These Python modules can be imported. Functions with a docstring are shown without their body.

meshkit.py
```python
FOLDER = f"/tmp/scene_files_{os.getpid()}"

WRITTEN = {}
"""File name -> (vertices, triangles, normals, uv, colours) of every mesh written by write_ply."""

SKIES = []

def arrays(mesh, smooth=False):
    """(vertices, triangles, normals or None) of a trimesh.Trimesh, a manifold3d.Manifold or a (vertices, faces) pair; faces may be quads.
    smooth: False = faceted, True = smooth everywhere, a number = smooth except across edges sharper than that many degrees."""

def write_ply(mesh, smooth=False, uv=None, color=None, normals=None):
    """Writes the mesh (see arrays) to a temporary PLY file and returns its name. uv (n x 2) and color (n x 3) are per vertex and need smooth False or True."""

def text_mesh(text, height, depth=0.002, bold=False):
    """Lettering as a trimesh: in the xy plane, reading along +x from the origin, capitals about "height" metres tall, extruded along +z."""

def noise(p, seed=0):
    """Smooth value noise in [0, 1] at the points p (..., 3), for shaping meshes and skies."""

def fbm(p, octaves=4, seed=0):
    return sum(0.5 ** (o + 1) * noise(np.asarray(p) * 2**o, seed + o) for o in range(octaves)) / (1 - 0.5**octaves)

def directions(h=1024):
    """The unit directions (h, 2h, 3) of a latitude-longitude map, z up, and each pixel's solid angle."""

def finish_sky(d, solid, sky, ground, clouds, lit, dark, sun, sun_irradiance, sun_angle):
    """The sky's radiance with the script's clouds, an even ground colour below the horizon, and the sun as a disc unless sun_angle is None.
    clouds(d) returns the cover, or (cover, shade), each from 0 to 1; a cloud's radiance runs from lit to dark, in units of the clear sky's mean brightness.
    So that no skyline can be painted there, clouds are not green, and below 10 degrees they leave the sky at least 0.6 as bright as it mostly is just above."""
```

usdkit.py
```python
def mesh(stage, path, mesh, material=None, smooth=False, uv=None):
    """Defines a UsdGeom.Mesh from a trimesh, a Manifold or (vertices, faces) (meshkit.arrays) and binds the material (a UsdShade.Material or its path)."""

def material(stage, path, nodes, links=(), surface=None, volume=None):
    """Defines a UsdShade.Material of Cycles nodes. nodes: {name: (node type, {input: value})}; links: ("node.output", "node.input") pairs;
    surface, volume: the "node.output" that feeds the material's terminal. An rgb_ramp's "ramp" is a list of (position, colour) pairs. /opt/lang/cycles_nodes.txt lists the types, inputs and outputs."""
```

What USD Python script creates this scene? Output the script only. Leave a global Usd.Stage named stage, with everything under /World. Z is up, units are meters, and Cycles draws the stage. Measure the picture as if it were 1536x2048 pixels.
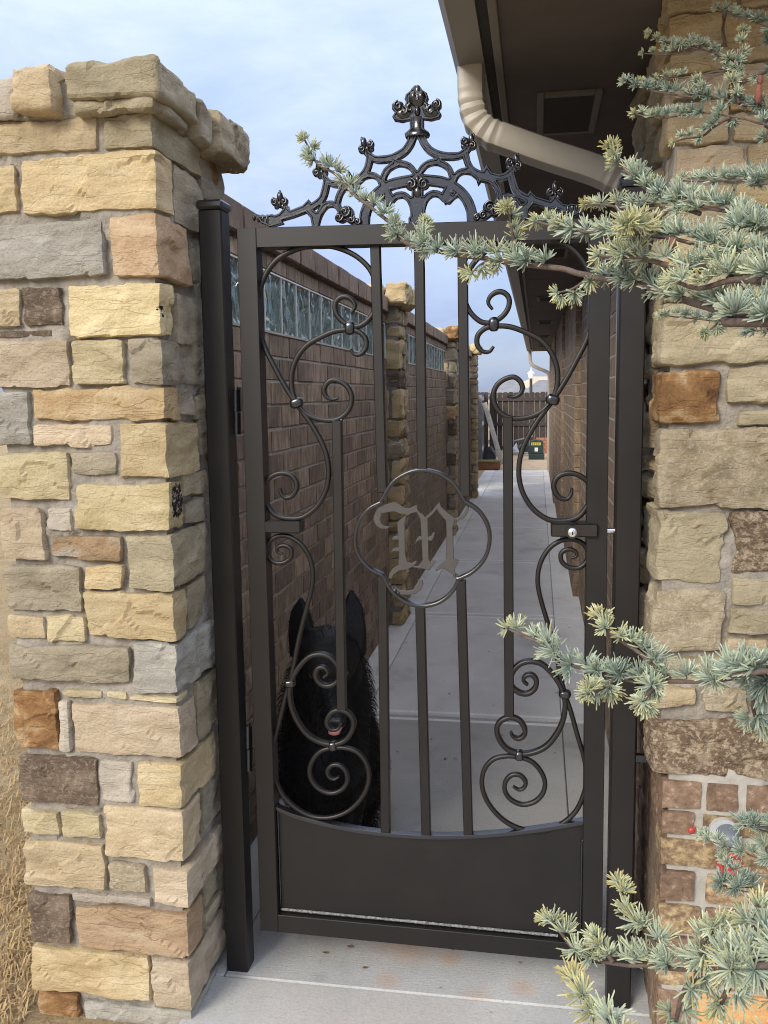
import math, random
import numpy as np
import trimesh, manifold3d
import usdkit, meshkit
from meshkit import noise, fbm
from pxr import Usd, UsdGeom, UsdLux, UsdShade, Gf, Sdf, Vt
from shapely.geometry import Polygon, LineString, Point, MultiPolygon, box as sbox
from shapely.ops import unary_union

stage = Usd.Stage.CreateInMemory()
UsdGeom.SetStageUpAxis(stage, 'Z')
UsdGeom.SetStageMetersPerUnit(stage, 1.0)
world = UsdGeom.Xform.Define(stage, '/World')
UsdGeom.Scope.Define(stage, '/World/Looks')
random.seed(7)
RNG = np.random.default_rng(7)

# ------------------------------------------------------------------ camera, sky, sun, exposure
CAM = np.array([.7399, -2.2535, 1.535])
YAW, PITCH, ROLL, FPX = -.1667, -.1274, -.0138, 1829.5
FW = np.array([np.sin(YAW) * np.cos(PITCH), np.cos(YAW) * np.cos(PITCH), np.sin(PITCH)])
RT = np.array([np.cos(YAW), -np.sin(YAW), 0.0])
UP = np.cross(RT, FW)
RT, UP = np.cos(ROLL) * RT + np.sin(ROLL) * UP, -np.sin(ROLL) * RT + np.cos(ROLL) * UP
cam = UsdGeom.Camera.Define(stage, '/World/camera')
M4 = Gf.Matrix4d(*[float(a) for a in np.r_[RT, 0, UP, 0, -FW, 0, CAM, 1]])
cam.AddTransformOp().Set(M4)
cam.CreateHorizontalApertureAttr(36.0)
cam.CreateVerticalApertureAttr(48.0)
cam.CreateFocalLengthAttr(36.0 * FPX / 1536)
cam.CreateClippingRangeAttr(Gf.Vec2f(0.05, 5000))
cam.CreateExposureAttr(1.25)

SUN_AZ, SUN_EL = math.radians(208), math.radians(31)       # hazy sun behind the camera, to its left
SD = np.array([math.sin(SUN_AZ) * math.cos(SUN_EL), math.cos(SUN_AZ) * math.cos(SUN_EL), math.sin(SUN_EL)])
sun = UsdLux.DistantLight.Define(stage, '/World/sun')
sun.CreateIntensityAttr(0.40)
sun.CreateAngleAttr(26.0)
sun.CreateColorAttr(Gf.Vec3f(1.0, 0.925, 0.79))
sun.GetPrim().CreateAttribute('inputs:normalize', Sdf.ValueTypeNames.Bool).Set(True)
zx = SD / np.linalg.norm(SD)
xx = np.cross([0, 0, 1.0], zx); xx /= np.linalg.norm(xx); yy = np.cross(zx, xx)
sun.AddTransformOp().Set(Gf.Matrix4d(*[float(a) for a in np.r_[xx, 0, yy, 0, zx, 0, 0, 0, 20, 1]]))

sky = UsdLux.DomeLight.Define(stage, '/World/sky')
skymat = usdkit.material(stage, '/World/Looks/sky_material', {
    'sky': ('sky_texture', {'sky_type': 'single_scattering', 'sun_disc': False, 'sun_elevation': SUN_EL, 'sun_rotation': SUN_AZ, 'air_density': 1.0, 'aerosol_density': 1.2}),
    'tc': ('texture_coordinate', {}),
    'map': ('mapping', {'mapping_type': 'point', 'scale': (1.0, 1.0, 2.6)}),
    'n': ('noise_texture', {'scale': 2.3, 'detail': 8, 'roughness': 0.56, 'distortion': 0.35}),
    'r': ('rgb_ramp', {'ramp': [(0.0, (0.6, 0.6, 0.6)), (0.40, (0.72, 0.72, 0.72)), (0.56, (0.9, 0.9, 0.9)), (1.0, (1.0, 1.0, 1.0))]}),
    'n2': ('noise_texture', {'scale': 5.5, 'detail': 7, 'roughness': 0.6, 'distortion': 0.3}),
    'cl': ('rgb_ramp', {'ramp': [(0.30, (2.9, 3.75, 6.2)), (0.50, (3.6, 4.45, 6.7)), (0.72, (4.5, 5.2, 7.0))]}),
    'm': ('mix', {'mix_type': 'mix'}),
    'sx': ('separate_xyz', {}), 'gr': ('map_range', {'from_min': 0.0, 'from_max': 1.0, 'to_min': .86, 'to_max': 2.55, 'clamp': True}), 'gx': ('combine_xyz', {}), 'gm': ('mix', {'mix_type': 'multiply', 'fac': 1.0}), 'nf': ('map_range', {'from_min': 0.25, 'from_max': 1.0, 'to_min': 0, 'to_max': .85, 'clamp': True}), 'nm': ('mix', {'mix_type': 'mix', 'color2': (5.0, 5.15, 5.5)}),
    'bg': ('background_shader', {'strength': 0.058}),
}, [('tc.generated', 'map.vector'), ('map.vector', 'n.vector'), ('map.vector', 'n2.vector'), ('n.fac', 'r.fac'), ('n2.fac', 'cl.fac'),
    ('sky.color', 'm.color1'), ('cl.color', 'm.color2'), ('r.color', 'm.fac'), ('tc.generated', 'sx.vector'), ('sx.z', 'gr.value'), ('gr.result', 'gx.x'), ('gr.result', 'gx.y'), ('gr.result', 'gx.z'), ('sx.z', 'nf.value'), ('nf.result', 'nm.fac'), ('m.color', 'nm.color1'), ('nm.color', 'gm.color1'), ('gx.vector', 'gm.color2'), ('gm.color', 'bg.color')], surface='bg.background')
UsdShade.MaterialBindingAPI.Apply(sky.GetPrim()).Bind(skymat)
sky.GetPrim().SetCustomDataByKey('kind', 'structure')


def ray(x, y):
    return FW + RT * (x - 768) / FPX - UP * (y - 1024) / FPX


def on(ax, val, x, y):
    "the point of a plane of the place (axis = value) that a pixel of the photograph shows"
    d = ray(x, y)
    return CAM + d * (val - CAM[ax]) / d[ax]


def at(x, y, dist):
    return CAM + ray(x, y) * dist


# ------------------------------------------------------------------ naming helpers
USED = {}


def numbered(parent, name):
    key = (parent, name)
    n = USED.get(key, 0)
    USED[key] = n + 1
    return f'{parent}/{name}' if n == 0 else f'{parent}/{name}_{n:03d}'


def tag(p, label=None, cat=None, group=None, kind=None):
    for k, v in (('label', label), ('category', cat), ('group', group), ('kind', kind)):
        if v:
            p.SetCustomDataByKey(k, v)
    return p


def thing(name, label, cat, group=None, loc=(0, 0, 0)):
    x = UsdGeom.Xform.Define(stage, numbered('/World', name))
    x.AddTranslateOp().Set(Gf.Vec3d(*map(float, loc)))
    x._loc = np.array(loc, float)
    LOC[str(x.GetPath())] = np.array(loc, float)
    return tag(x.GetPrim(), label, cat, group)


LOC = {}


def vf(m):
    if hasattr(m, 'to_mesh'):
        q = m.to_mesh()
        return np.array(q.vert_properties[:, :3], float), np.array(q.tri_verts, int)
    if isinstance(m, tuple):
        v, f = np.asarray(m[0], float), np.asarray(m[1], int)
        if f.shape[1] == 4:
            f = np.vstack([f[:, [0, 1, 2]], f[:, [0, 2, 3]]])
        return v, f
    return np.array(m.vertices, float), np.array(m.faces, int)


def cat_mesh(ms):
    vs, fs, n = [], [], 0
    for m in ms:
        v, f = vf(m)
        vs.append(v); fs.append(f + n); n += len(v)
    return np.vstack(vs), np.vstack(fs)


def obj(name, m, mat, parent=None, smooth=False, label=None, cat=None, group=None, kind=None):
    "one Mesh prim under parent (or under /World); vertices are given in world coordinates"
    pp = '/World' if parent is None else str(parent.GetPath())
    top = '/'.join(pp.split('/')[:3])
    v, f = vf(m)
    if parent is not None and top in LOC:
        v = v - LOC[top]
    g = usdkit.mesh(stage, numbered(pp, name), (v, f), mat, smooth=smooth)
    g.CreateDoubleSidedAttr(True)
    return tag(g.GetPrim(), label, cat, group, kind)


# ------------------------------------------------------------------ shape helpers
def bx(x0, x1, y0, y1, z0, z1, b=0.0):
    if b <= 0:
        m = trimesh.creation.box([x1 - x0, y1 - y0, z1 - z0])
        m.apply_translation([(x0 + x1) / 2, (y0 + y1) / 2, (z0 + z1) / 2])
        return vf(m)
    pts = []
    for i in range(3):
        for sx in (0, 1):
            for sy in (0, 1):
                for sz in (0, 1):
                    p = [x1 if sx else x0, y1 if sy else y0, z1 if sz else z0]
                    s = [sx, sy, sz]
                    for k in range(3):
                        if k != i:
                            p[k] += -b if s[k] else b
                    pts.append(p)
    return vf(trimesh.convex.convex_hull(np.array(pts)))


def obox(p, q, w, h, up=(0, 0, 1), b=0.0):
    "bar from p to q, w wide and h high"
    p, q = np.array(p, float), np.array(q, float)
    d = q - p; L = np.linalg.norm(d); d /= L
    s = np.cross(d, up); s /= np.linalg.norm(s); u = np.cross(s, d)
    v, f = bx(0, L, -w / 2, w / 2, -h / 2, h / 2, b)
    return p + v[:, :1] * d + v[:, 1:2] * s + v[:, 2:] * u, f


def sweep(path, prof, scale=None, frame=None, close=False):
    "profile (n x 2) swept along a polyline; frame: fixed binormal"
    P = np.asarray(path, float); n = len(P); prof = np.asarray(prof, float); k = len(prof)
    t = np.gradient(P, axis=0) if not close else np.roll(P, -1, 0) - np.roll(P, 1, 0)
    t /= np.linalg.norm(t, axis=1, keepdims=True) + 1e-12
    if frame is not None:
        bn = np.tile(np.asarray(frame, float), (n, 1))
        a = np.cross(bn, t); a /= np.linalg.norm(a, axis=1, keepdims=True) + 1e-12
    else:
        a = np.zeros_like(P)
        r0 = np.array([0, 0, 1.0]) if abs(t[0][2]) < .9 else np.array([1.0, 0, 0])
        a[0] = np.cross(t[0], r0); a[0] /= np.linalg.norm(a[0])
        for i in range(1, n):
            q = a[i - 1] - t[i] * (a[i - 1] @ t[i]); a[i] = q / np.linalg.norm(q)
        bn = np.cross(t, a)
    sc = np.ones(n) if scale is None else np.asarray(scale, float)
    if sc.ndim == 1:
        sc = np.stack([sc, sc], 1)
    v = P[:, None] + sc[:, :1, None] * prof[None, :, :1] * a[:, None] + sc[:, 1:, None] * prof[None, :, 1:] * bn[:, None]
    v = v.reshape(-1, 3); f = []
    for i in range(n if close else n - 1):
        for j in range(k):
            i2 = (i + 1) % n; j2 = (j + 1) % k
            f += [[i * k + j, i * k + j2, i2 * k + j2], [i * k + j, i2 * k + j2, i2 * k + j]]
    if not close:
        v = np.vstack([v, P[:1], P[-1:]]); c0 = len(v) - 2
        for j in range(k):
            f += [[c0, (j + 1) % k, j], [c0 + 1, (n - 1) * k + j, (n - 1) * k + (j + 1) % k]]
    return v, np.array(f)


def circle(r, n=8, ry=None):
    a = np.arange(n) * 2 * np.pi / n + np.pi / n
    return np.stack([r * np.cos(a), (ry or r) * np.sin(a)], 1)


def roundrect(w, h, r):
    out = []
    for cx, cy, a0 in ((w / 2 - r, h / 2 - r, 0), (-w / 2 + r, h / 2 - r, 90), (-w / 2 + r, -h / 2 + r, 180), (w / 2 - r, -h / 2 + r, 270)):
        for a in (0, 45, 90):
            t = math.radians(a0 + a); out.append((cx + r * math.cos(t), cy + r * math.sin(t)))
    return np.array(out)


def catmull(pts, step):
    P = np.asarray(pts, float)
    Q = np.vstack([2 * P[0] - P[1], P, 2 * P[-1] - P[-2]]); out = []
    for i in range(1, len(Q) - 2):
        a, b, c, d = Q[i - 1:i + 3]
        n = max(1, int(np.ceil(np.linalg.norm(c - b) / step)))
        for k in range(n):
            t = k / n
            out.append(.5 * (2 * b + (c - a) * t + (2 * a - 5 * b + 4 * c - d) * t * t + (3 * b - a - 3 * c + d) * t ** 3))
    return np.vstack([out, P[-1]])


def polys(g):
    if g.is_empty:
        return []
    return [q for q in (g.geoms if hasattr(g, 'geoms') else [g]) if q.geom_type == 'Polygon' and q.area > 1e-9]


def cast(poly, levels, y, back=None):
    """A flat shape in the x-z plane as relief. levels: (inset, half thickness) from the rim inwards; symmetric about plane y unless back gives a flat back."""
    vs, fs, n = [], [], 0
    for P in polys(poly):
        cur, h = P, levels[0][1]
        for sgn in (-1, 1):
            cur = P
            for i in range(len(levels)):
                h0 = levels[i][1]
                nxt = unary_union(polys(P.buffer(-levels[i + 1][0], join_style=2, mitre_limit=2))) if i + 1 < len(levels) else None
                for c in polys(cur):
                    reg = c if nxt is None or nxt.is_empty else c.difference(nxt)
                    for g in polys(reg):
                        try:
                            v2, f2 = trimesh.creation.triangulate_polygon(g, engine='earcut')
                        except Exception:
                            continue
                        if len(f2) == 0:
                            continue
                        if nxt is None or nxt.is_empty:
                            hh = np.full(len(v2), h0)
                        else:
                            import shapely
                            dist = shapely.distance(shapely.points(v2), nxt)
                            hh = np.where(dist < 1e-6, levels[i + 1][1], h0)
                        if back is not None and sgn > 0:
                            hh = np.full(len(v2), back)
                        v3 = np.stack([v2[:, 0], y + sgn * hh, v2[:, 1]], 1)
                        vs.append(v3); fs.append((f2 if sgn < 0 else f2[:, ::-1]) + n); n += len(v3)
                if nxt is None or nxt.is_empty:
                    break
                cur = nxt
        for ring in [P.exterior, *P.interiors]:
            c = np.array(ring.coords)[:-1]; k = len(c)
            hb = levels[0][1] if back is None else back
            v3 = np.vstack([np.stack([c[:, 0], np.full(k, y - levels[0][1]), c[:, 1]], 1), np.stack([c[:, 0], np.full(k, y + hb), c[:, 1]], 1)])
            j = np.arange(k); j2 = (j + 1) % k
            vs.append(v3); fs.append(np.vstack([np.stack([j, j2, k + j2], 1), np.stack([j, k + j2, k + j], 1)]) + n); n += 2 * k
    return np.vstack(vs), np.vstack(fs)


def ell(c, r, sub=2):
    m = trimesh.creation.icosphere(sub)
    return m.vertices * np.array(r) + np.array(c), np.array(m.faces)


def grid_box(lo, hi, res):
    lo, hi = np.array(lo, float), np.array(hi, float)
    vs, fs, n = [], [], 0
    for ax in range(3):
        o = [k for k in range(3) if k != ax]
        m = [max(2, int(round((hi[k] - lo[k]) / res)) + 1) for k in o]
        A, B = np.meshgrid(np.linspace(0, 1, m[0]), np.linspace(0, 1, m[1]), indexing='ij')
        for s in (0, 1):
            p = np.zeros((m[0] * m[1], 3))
            p[:, o[0]] = lo[o[0]] + (hi[o[0]] - lo[o[0]]) * A.ravel()
            p[:, o[1]] = lo[o[1]] + (hi[o[1]] - lo[o[1]]) * B.ravel()
            p[:, ax] = hi[ax] if s else lo[ax]
            i, j = np.meshgrid(np.arange(m[0] - 1), np.arange(m[1] - 1), indexing='ij')
            a = (i * m[1] + j).ravel()
            q = np.stack([a, a + m[1], a + m[1] + 1, a + 1], 1)
            if (s == 1) == (ax == 1):
                q = q[:, ::-1]
            vs.append(p); fs.append(np.vstack([q[:, [0, 1, 2]], q[:, [0, 2, 3]]]) + n); n += len(p)
    t = trimesh.Trimesh(np.vstack(vs), np.vstack(fs), process=False)
    t.merge_vertices(digits_vertex=6)
    return np.array(t.vertices), np.array(t.faces)


def rock(lo, hi, seed, r=.0048, amp=.006, warp=.006, res=.014, strata=1.0):
    lo, hi = np.array(lo, float), np.array(hi, float)
    p, f = grid_box(lo, hi, min(res, max((hi - lo).max() / 9, .007)))
    o = np.array([seed * 3.71, seed * 1.37, seed * 2.11])
    rr = np.minimum(r * (.35 + 1.5 * fbm((p + o) * 16, 2, 12)), .42 * (hi - lo).min())[:, None]
    q = np.clip(p, lo + rr, hi - rr); d = p - q
    n = d / (np.linalg.norm(d, axis=1, keepdims=True) + 1e-12)
    p = q + rr * n
    s = p + o
    w = warp * min(1.0, (hi - lo).min() / .06)
    zz = np.zeros(len(s))
    p[:, 0] += w * 2 * (fbm(np.stack([s[:, 2] * 14, s[:, 1] * 9, zz], 1), 3, 1) - .5) + w * 1.2 * (fbm(np.stack([s[:, 2] * 70, s[:, 1] * 9, zz + 5], 1), 2, 21) - .5)
    p[:, 2] += w * 2 * (fbm(np.stack([s[:, 0] * 11, s[:, 1] * 9, np.sign(n[:, 2]) * 3.3], 1), 3, 2) - .5) + w * 1.2 * (fbm(np.stack([s[:, 0] * 60, s[:, 1] * 9, np.sign(n[:, 2]) * 7.3], 1), 2, 22) - .5)
    a = fbm(s * np.array([7, 7, 12.0]), 3, 3)
    # split face: tilted facets that meet at sharp breaks
    R = np.random.default_rng(seed)
    m = int(np.clip(np.prod(np.sort(hi - lo)[1:]) / .0022, 4, 26))
    sd = lo + R.uniform(0, 1, (m, 3)) * (hi - lo)
    wq = p + (fbm(s * 25, 2, 31)[:, None] - .5) * .03
    D = ((wq[:, None] - sd[None]) * np.array([1, 1, 1.5])) ** 2
    k = D.sum(2).argmin(1)
    tilt = R.normal(0, .11, (m, 3)); off = R.normal(0, .30, m)
    fac = ((p - sd[k]) * tilt[k]).sum(1) / .006 + off[k]
    b = 1 - np.abs(2 * fbm(s * np.array([9, 9, 9 + 26 * strata]), 3, 4) - 1)
    fine = fbm(s * np.array([45, 45, 90.0]), 3, 14) - .5
    p += n * amp * ((a - .5) * .8 + np.clip(fac, -1.2, 1.2) * .60 + (b - .7) * .7 + fine * .6)[:, None]
    return p, f


# ------------------------------------------------------------------ materials
L = '/World/Looks/'
MAT = {}


def pale(c):
    g = sum(c) / 3
    return tuple(min(.8, (a * 1.03 - g * .03) * (.88 if g < .22 else 1.02)) for a in c)


def stone_mat(name, c1, c2, c3, streak=.5, spot=0.0, spotcol=(.1, .07, .05), rough=.9, scale=1.0, paint=None):
    c1, c2, c3 = pale(c1), pale(c2), pale(c3)
    streak *= .55
    iso = name.split('_', 1)[1] in ('brown', 'rust', 'speckled', 'pitted', 'mottled_brown')
    nodes = {
        'geo': ('geometry', {}), 'oi': ('object_info', {}),
        'mp': ('mapping', {'mapping_type': 'point', 'scale': (2.1, 2.1, 2.4) if iso else (1, 1, 2.4)}),
        'n1': ('noise_texture', {'scale': 7 * scale, 'detail': 6, 'roughness': .62, 'distortion': .5}),
        'r1': ('rgb_ramp', {'ramp': [(.30, c1), (.52, c2), (.70, c3)]}),
        'mp2': ('mapping', {'mapping_type': 'point', 'scale': (11, 11, 46)}),
        'n2': ('noise_texture', {'scale': 1.0, 'detail': 4, 'roughness': .65, 'distortion': .4}),
        'r2': ('rgb_ramp', {'ramp': [(.30, (1 - streak * .55,) * 3), (.55, (1, 1, 1)), (.75, (1 + streak * .22,) * 3)]}),
        'mul': ('mix', {'mix_type': 'multiply', 'fac': 1.0}),
        'n3': ('noise_texture', {'scale': 190, 'detail': 4, 'roughness': .7}),
        'r3': ('rgb_ramp', {'ramp': [(.28, (.66, .62, .56)), (.42, (.97, .96, .95)), (.62, (1.04, 1.04, 1.04)), (.72, (1.22, 1.21, 1.19))]}),
        'mul2': ('mix', {'mix_type': 'multiply', 'fac': 1.0}),
        'n4': ('noise_texture', {'scale': 38, 'detail': 6, 'roughness': .75, 'distortion': .4}),
        'r4': ('rgb_ramp', {'ramp': [(.60 - .3 * spot, (0, 0, 0)), (.70 - .3 * spot, (1, 1, 1))]}),
        'sm': ('math', {'math_type': 'multiply', 'value2': min(1.0, spot * 1.6)}),
        'mix': ('mix', {'mix_type': 'mix', 'color2': spotcol}),
        'mr': ('map_range', {'from_min': 0, 'from_max': 1, 'to_min': .84, 'to_max': 1.14}),
        'cx': ('combine_xyz', {}),
        'mul3': ('mix', {'mix_type': 'multiply', 'fac': 1.0}),
        'bn': ('noise_texture', {'scale': 95, 'detail': 8, 'roughness': .72}),
        'add': ('math', {'math_type': 'multiply_add', 'value2': .6}),
        'b': ('bump', {'strength': .9, 'distance': .008}),
        'mc': ('mapping', {'mapping_type': 'point', 'scale': (5, 5, 24)}),
        'nc': ('noise_texture', {'scale': 1.0, 'detail': 3, 'roughness': .5, 'distortion': .3}),
        'rc': ('rgb_ramp', {'ramp': [(.488, (1, 1, 1)), (.498, (.62, .56, .50)), (.502, (.62, .56, .50)), (.512, (1, 1, 1))]}),
        'cg': ('noise_texture', {'scale': 6.0, 'detail': 2}), 'cgr': ('rgb_ramp', {'ramp': [(.55, (0, 0, 0)), (.66, (.8, .8, .8))]}),
        'mulc': ('mix', {'mix_type': 'multiply'}),
        'hc': ('math', {'math_type': 'multiply_add', 'value2': .4}),
        'p': ('principled_bsdf', {'roughness': rough, 'specular_ior_level': .25}),
    }
    links = [('geo.position', 'mp.vector'), ('mp.vector', 'n1.vector'), ('n1.fac', 'r1.fac'), ('geo.position', 'mp2.vector'), ('mp2.vector', 'n2.vector'), ('n2.fac', 'r2.fac'),
             ('r1.color', 'mul.color1'), ('r2.color', 'mul.color2'), ('geo.position', 'n3.vector'), ('n3.fac', 'r3.fac'), ('mul.color', 'mul2.color1'), ('r3.color', 'mul2.color2'),
             ('mp.vector', 'n4.vector'), ('n4.fac', 'r4.fac'), ('r4.color', 'sm.value1'), ('sm.value', 'mix.fac'), ('mul2.color', 'mix.color1'),
             ('oi.random', 'mr.value'), ('mr.result', 'cx.x'), ('mr.result', 'cx.y'), ('mr.result', 'cx.z'), ('mix.color', 'mul3.color1'), ('cx.vector', 'mul3.color2'),
             ('geo.position', 'bn.vector'), ('n2.fac', 'add.value1'), ('bn.fac', 'add.value3'), ('rc.color', 'hc.value1'), ('add.value', 'hc.value3'), ('hc.value', 'b.height'), ('b.normal', 'p.normal'),
             ('geo.position', 'mc.vector'), ('mc.vector', 'nc.vector'), ('nc.fac', 'rc.fac'), ('geo.position', 'cg.vector'), ('cg.fac', 'cgr.fac'), ('cgr.color', 'mulc.fac'), ('mul3.color', 'mulc.color1'), ('rc.color', 'mulc.color2')]
    last = 'mulc.color'
    if paint is not None:
        nodes |= {'dv': ('vector_math', {'math_type': 'distance', 'vector2': tuple(paint[0])}),
                  'dm': ('map_range', {'from_min': paint[1] * .5, 'from_max': paint[1], 'to_min': .22, 'to_max': -.25, 'clamp': True}),
                  'pn': ('noise_texture', {'scale': 60, 'detail': 7, 'roughness': .75}),
                  'pa': ('math', {'math_type': 'add'}),
                  'pr': ('rgb_ramp', {'ramp': [(.66, (0, 0, 0)), (.69, (1, 1, 1))]}),
                  'pm': ('mix', {'mix_type': 'mix', 'color2': (.012, .011, .011)})}
        links += [('geo.position', 'dv.vector1'), ('dv.value', 'dm.value'), ('geo.position', 'pn.vector'), ('pn.fac', 'pa.value1'), ('dm.result', 'pa.value2'), ('pa.value', 'pr.fac'),
                  ('pr.color', 'pm.fac'), (last, 'pm.color1')]
        last = 'pm.color'
    links.append((last, 'p.base_color'))
    MAT[name] = usdkit.material(stage, L + name, nodes, links, surface='p.BSDF')
    return MAT[name]


def sc(c, k):
    return tuple(a * k for a in c)


for nm, a, b, c, st, spt, sptc in [
    ('stone_pale_yellow', (.38, .31, .18), (.51, .43, .265), (.58, .50, .34), .45, .04, (.36, .27, .16)),
    ('stone_tan', (.37, .285, .175), (.48, .385, .245), (.55, .455, .31), .5, .07, (.33, .23, .14)),
    ('stone_golden', (.39, .295, .16), (.50, .395, .23), (.56, .47, .30), .45, .09, (.36, .25, .14)),
    ('stone_orange', (.34, .225, .13), (.44, .315, .20), (.51, .40, .27), .4, .14, (.34, .20, .10)),
    ('stone_blue_grey', (.265, .245, .20), (.355, .335, .29), (.46, .44, .385), .7, .12, (.34, .28, .18)),
    ('stone_olive', (.23, .20, .14), (.335, .29, .21), (.41, .36, .27), .55, .07, (.18, .15, .1)),
    ('stone_grey_tan', (.275, .235, .155), (.37, .318, .212), (.45, .39, .275), .5, .10, (.24, .18, .12)),
    ('stone_brown', (.105, .075, .053), (.165, .12, .085), (.28, .215, .155), .5, .28, (.38, .32, .24)),
    ('stone_rust', (.13, .065, .03), (.30, .165, .07), (.47, .36, .22), .35, .22, (.07, .045, .03)),
    ('stone_cream', (.41, .325, .22), (.51, .415, .295), (.57, .48, .36), .4, .07, (.36, .26, .16)),
    ('stone_pale_grey', (.36, .315, .25), (.445, .395, .32), (.52, .47, .395), .4, .07, (.36, .28, .2)),
    ('stone_rust_grey', (.31, .19, .10), (.38, .27, .16), (.45, .41, .35), .9, .10, (.2, .1, .05)),
    ('stone_speckled', (.26, .21, .135), (.345, .285, .19), (.43, .365, .26), .4, .30, (.52, .46, .37)),
    ('stone_pitted', (.20, .14, .09), (.38, .30, .21), (.50, .41, .31), .3, .55, (.12, .08, .05)),
    ('stone_mottled_brown', (.12, .08, .05), (.19, .13, .085), (.40, .32, .22), .5, .38, (.48, .40, .28)),
    ('stone_ochre', (.40, .26, .13), (.50, .375, .215), (.56, .455, .30), .4, .12, (.44, .25, .10)),
]:
    stone_mat(nm, a, b, c, st, spt, sptc)


def simple(name, col, rough=.6, metallic=0.0, noise_amt=.12, nscale=40, bump=.0, bscale=120, spec=.5, bdist=.003, **kw):
    lo, hi = sc(col, 1 - noise_amt), sc(col, 1 + noise_amt)
    nodes = {'geo': ('geometry', {}), 'n': ('noise_texture', {'scale': nscale, 'detail': 6, 'roughness': .6}), 'r': ('rgb_ramp', {'ramp': [(.3, lo), (.7, hi)]}),
             'p': ('principled_bsdf', {'roughness': rough, 'metallic': metallic, 'specular_ior_level': spec, **kw})}
    links = [('geo.position', 'n.vector'), ('n.fac', 'r.fac'), ('r.color', 'p.base_color')]
    if bump > 0:
        nodes |= {'bn': ('noise_texture', {'scale': bscale, 'detail': 5, 'roughness': .6}), 'b': ('bump', {'strength': bump, 'distance': bdist})}
        links += [('geo.position', 'bn.vector'), ('bn.fac', 'b.height'), ('b.normal', 'p.normal')]
    MAT[name] = usdkit.material(stage, L + name, nodes, links, surface='p.BSDF')
    return MAT[name]


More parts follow.
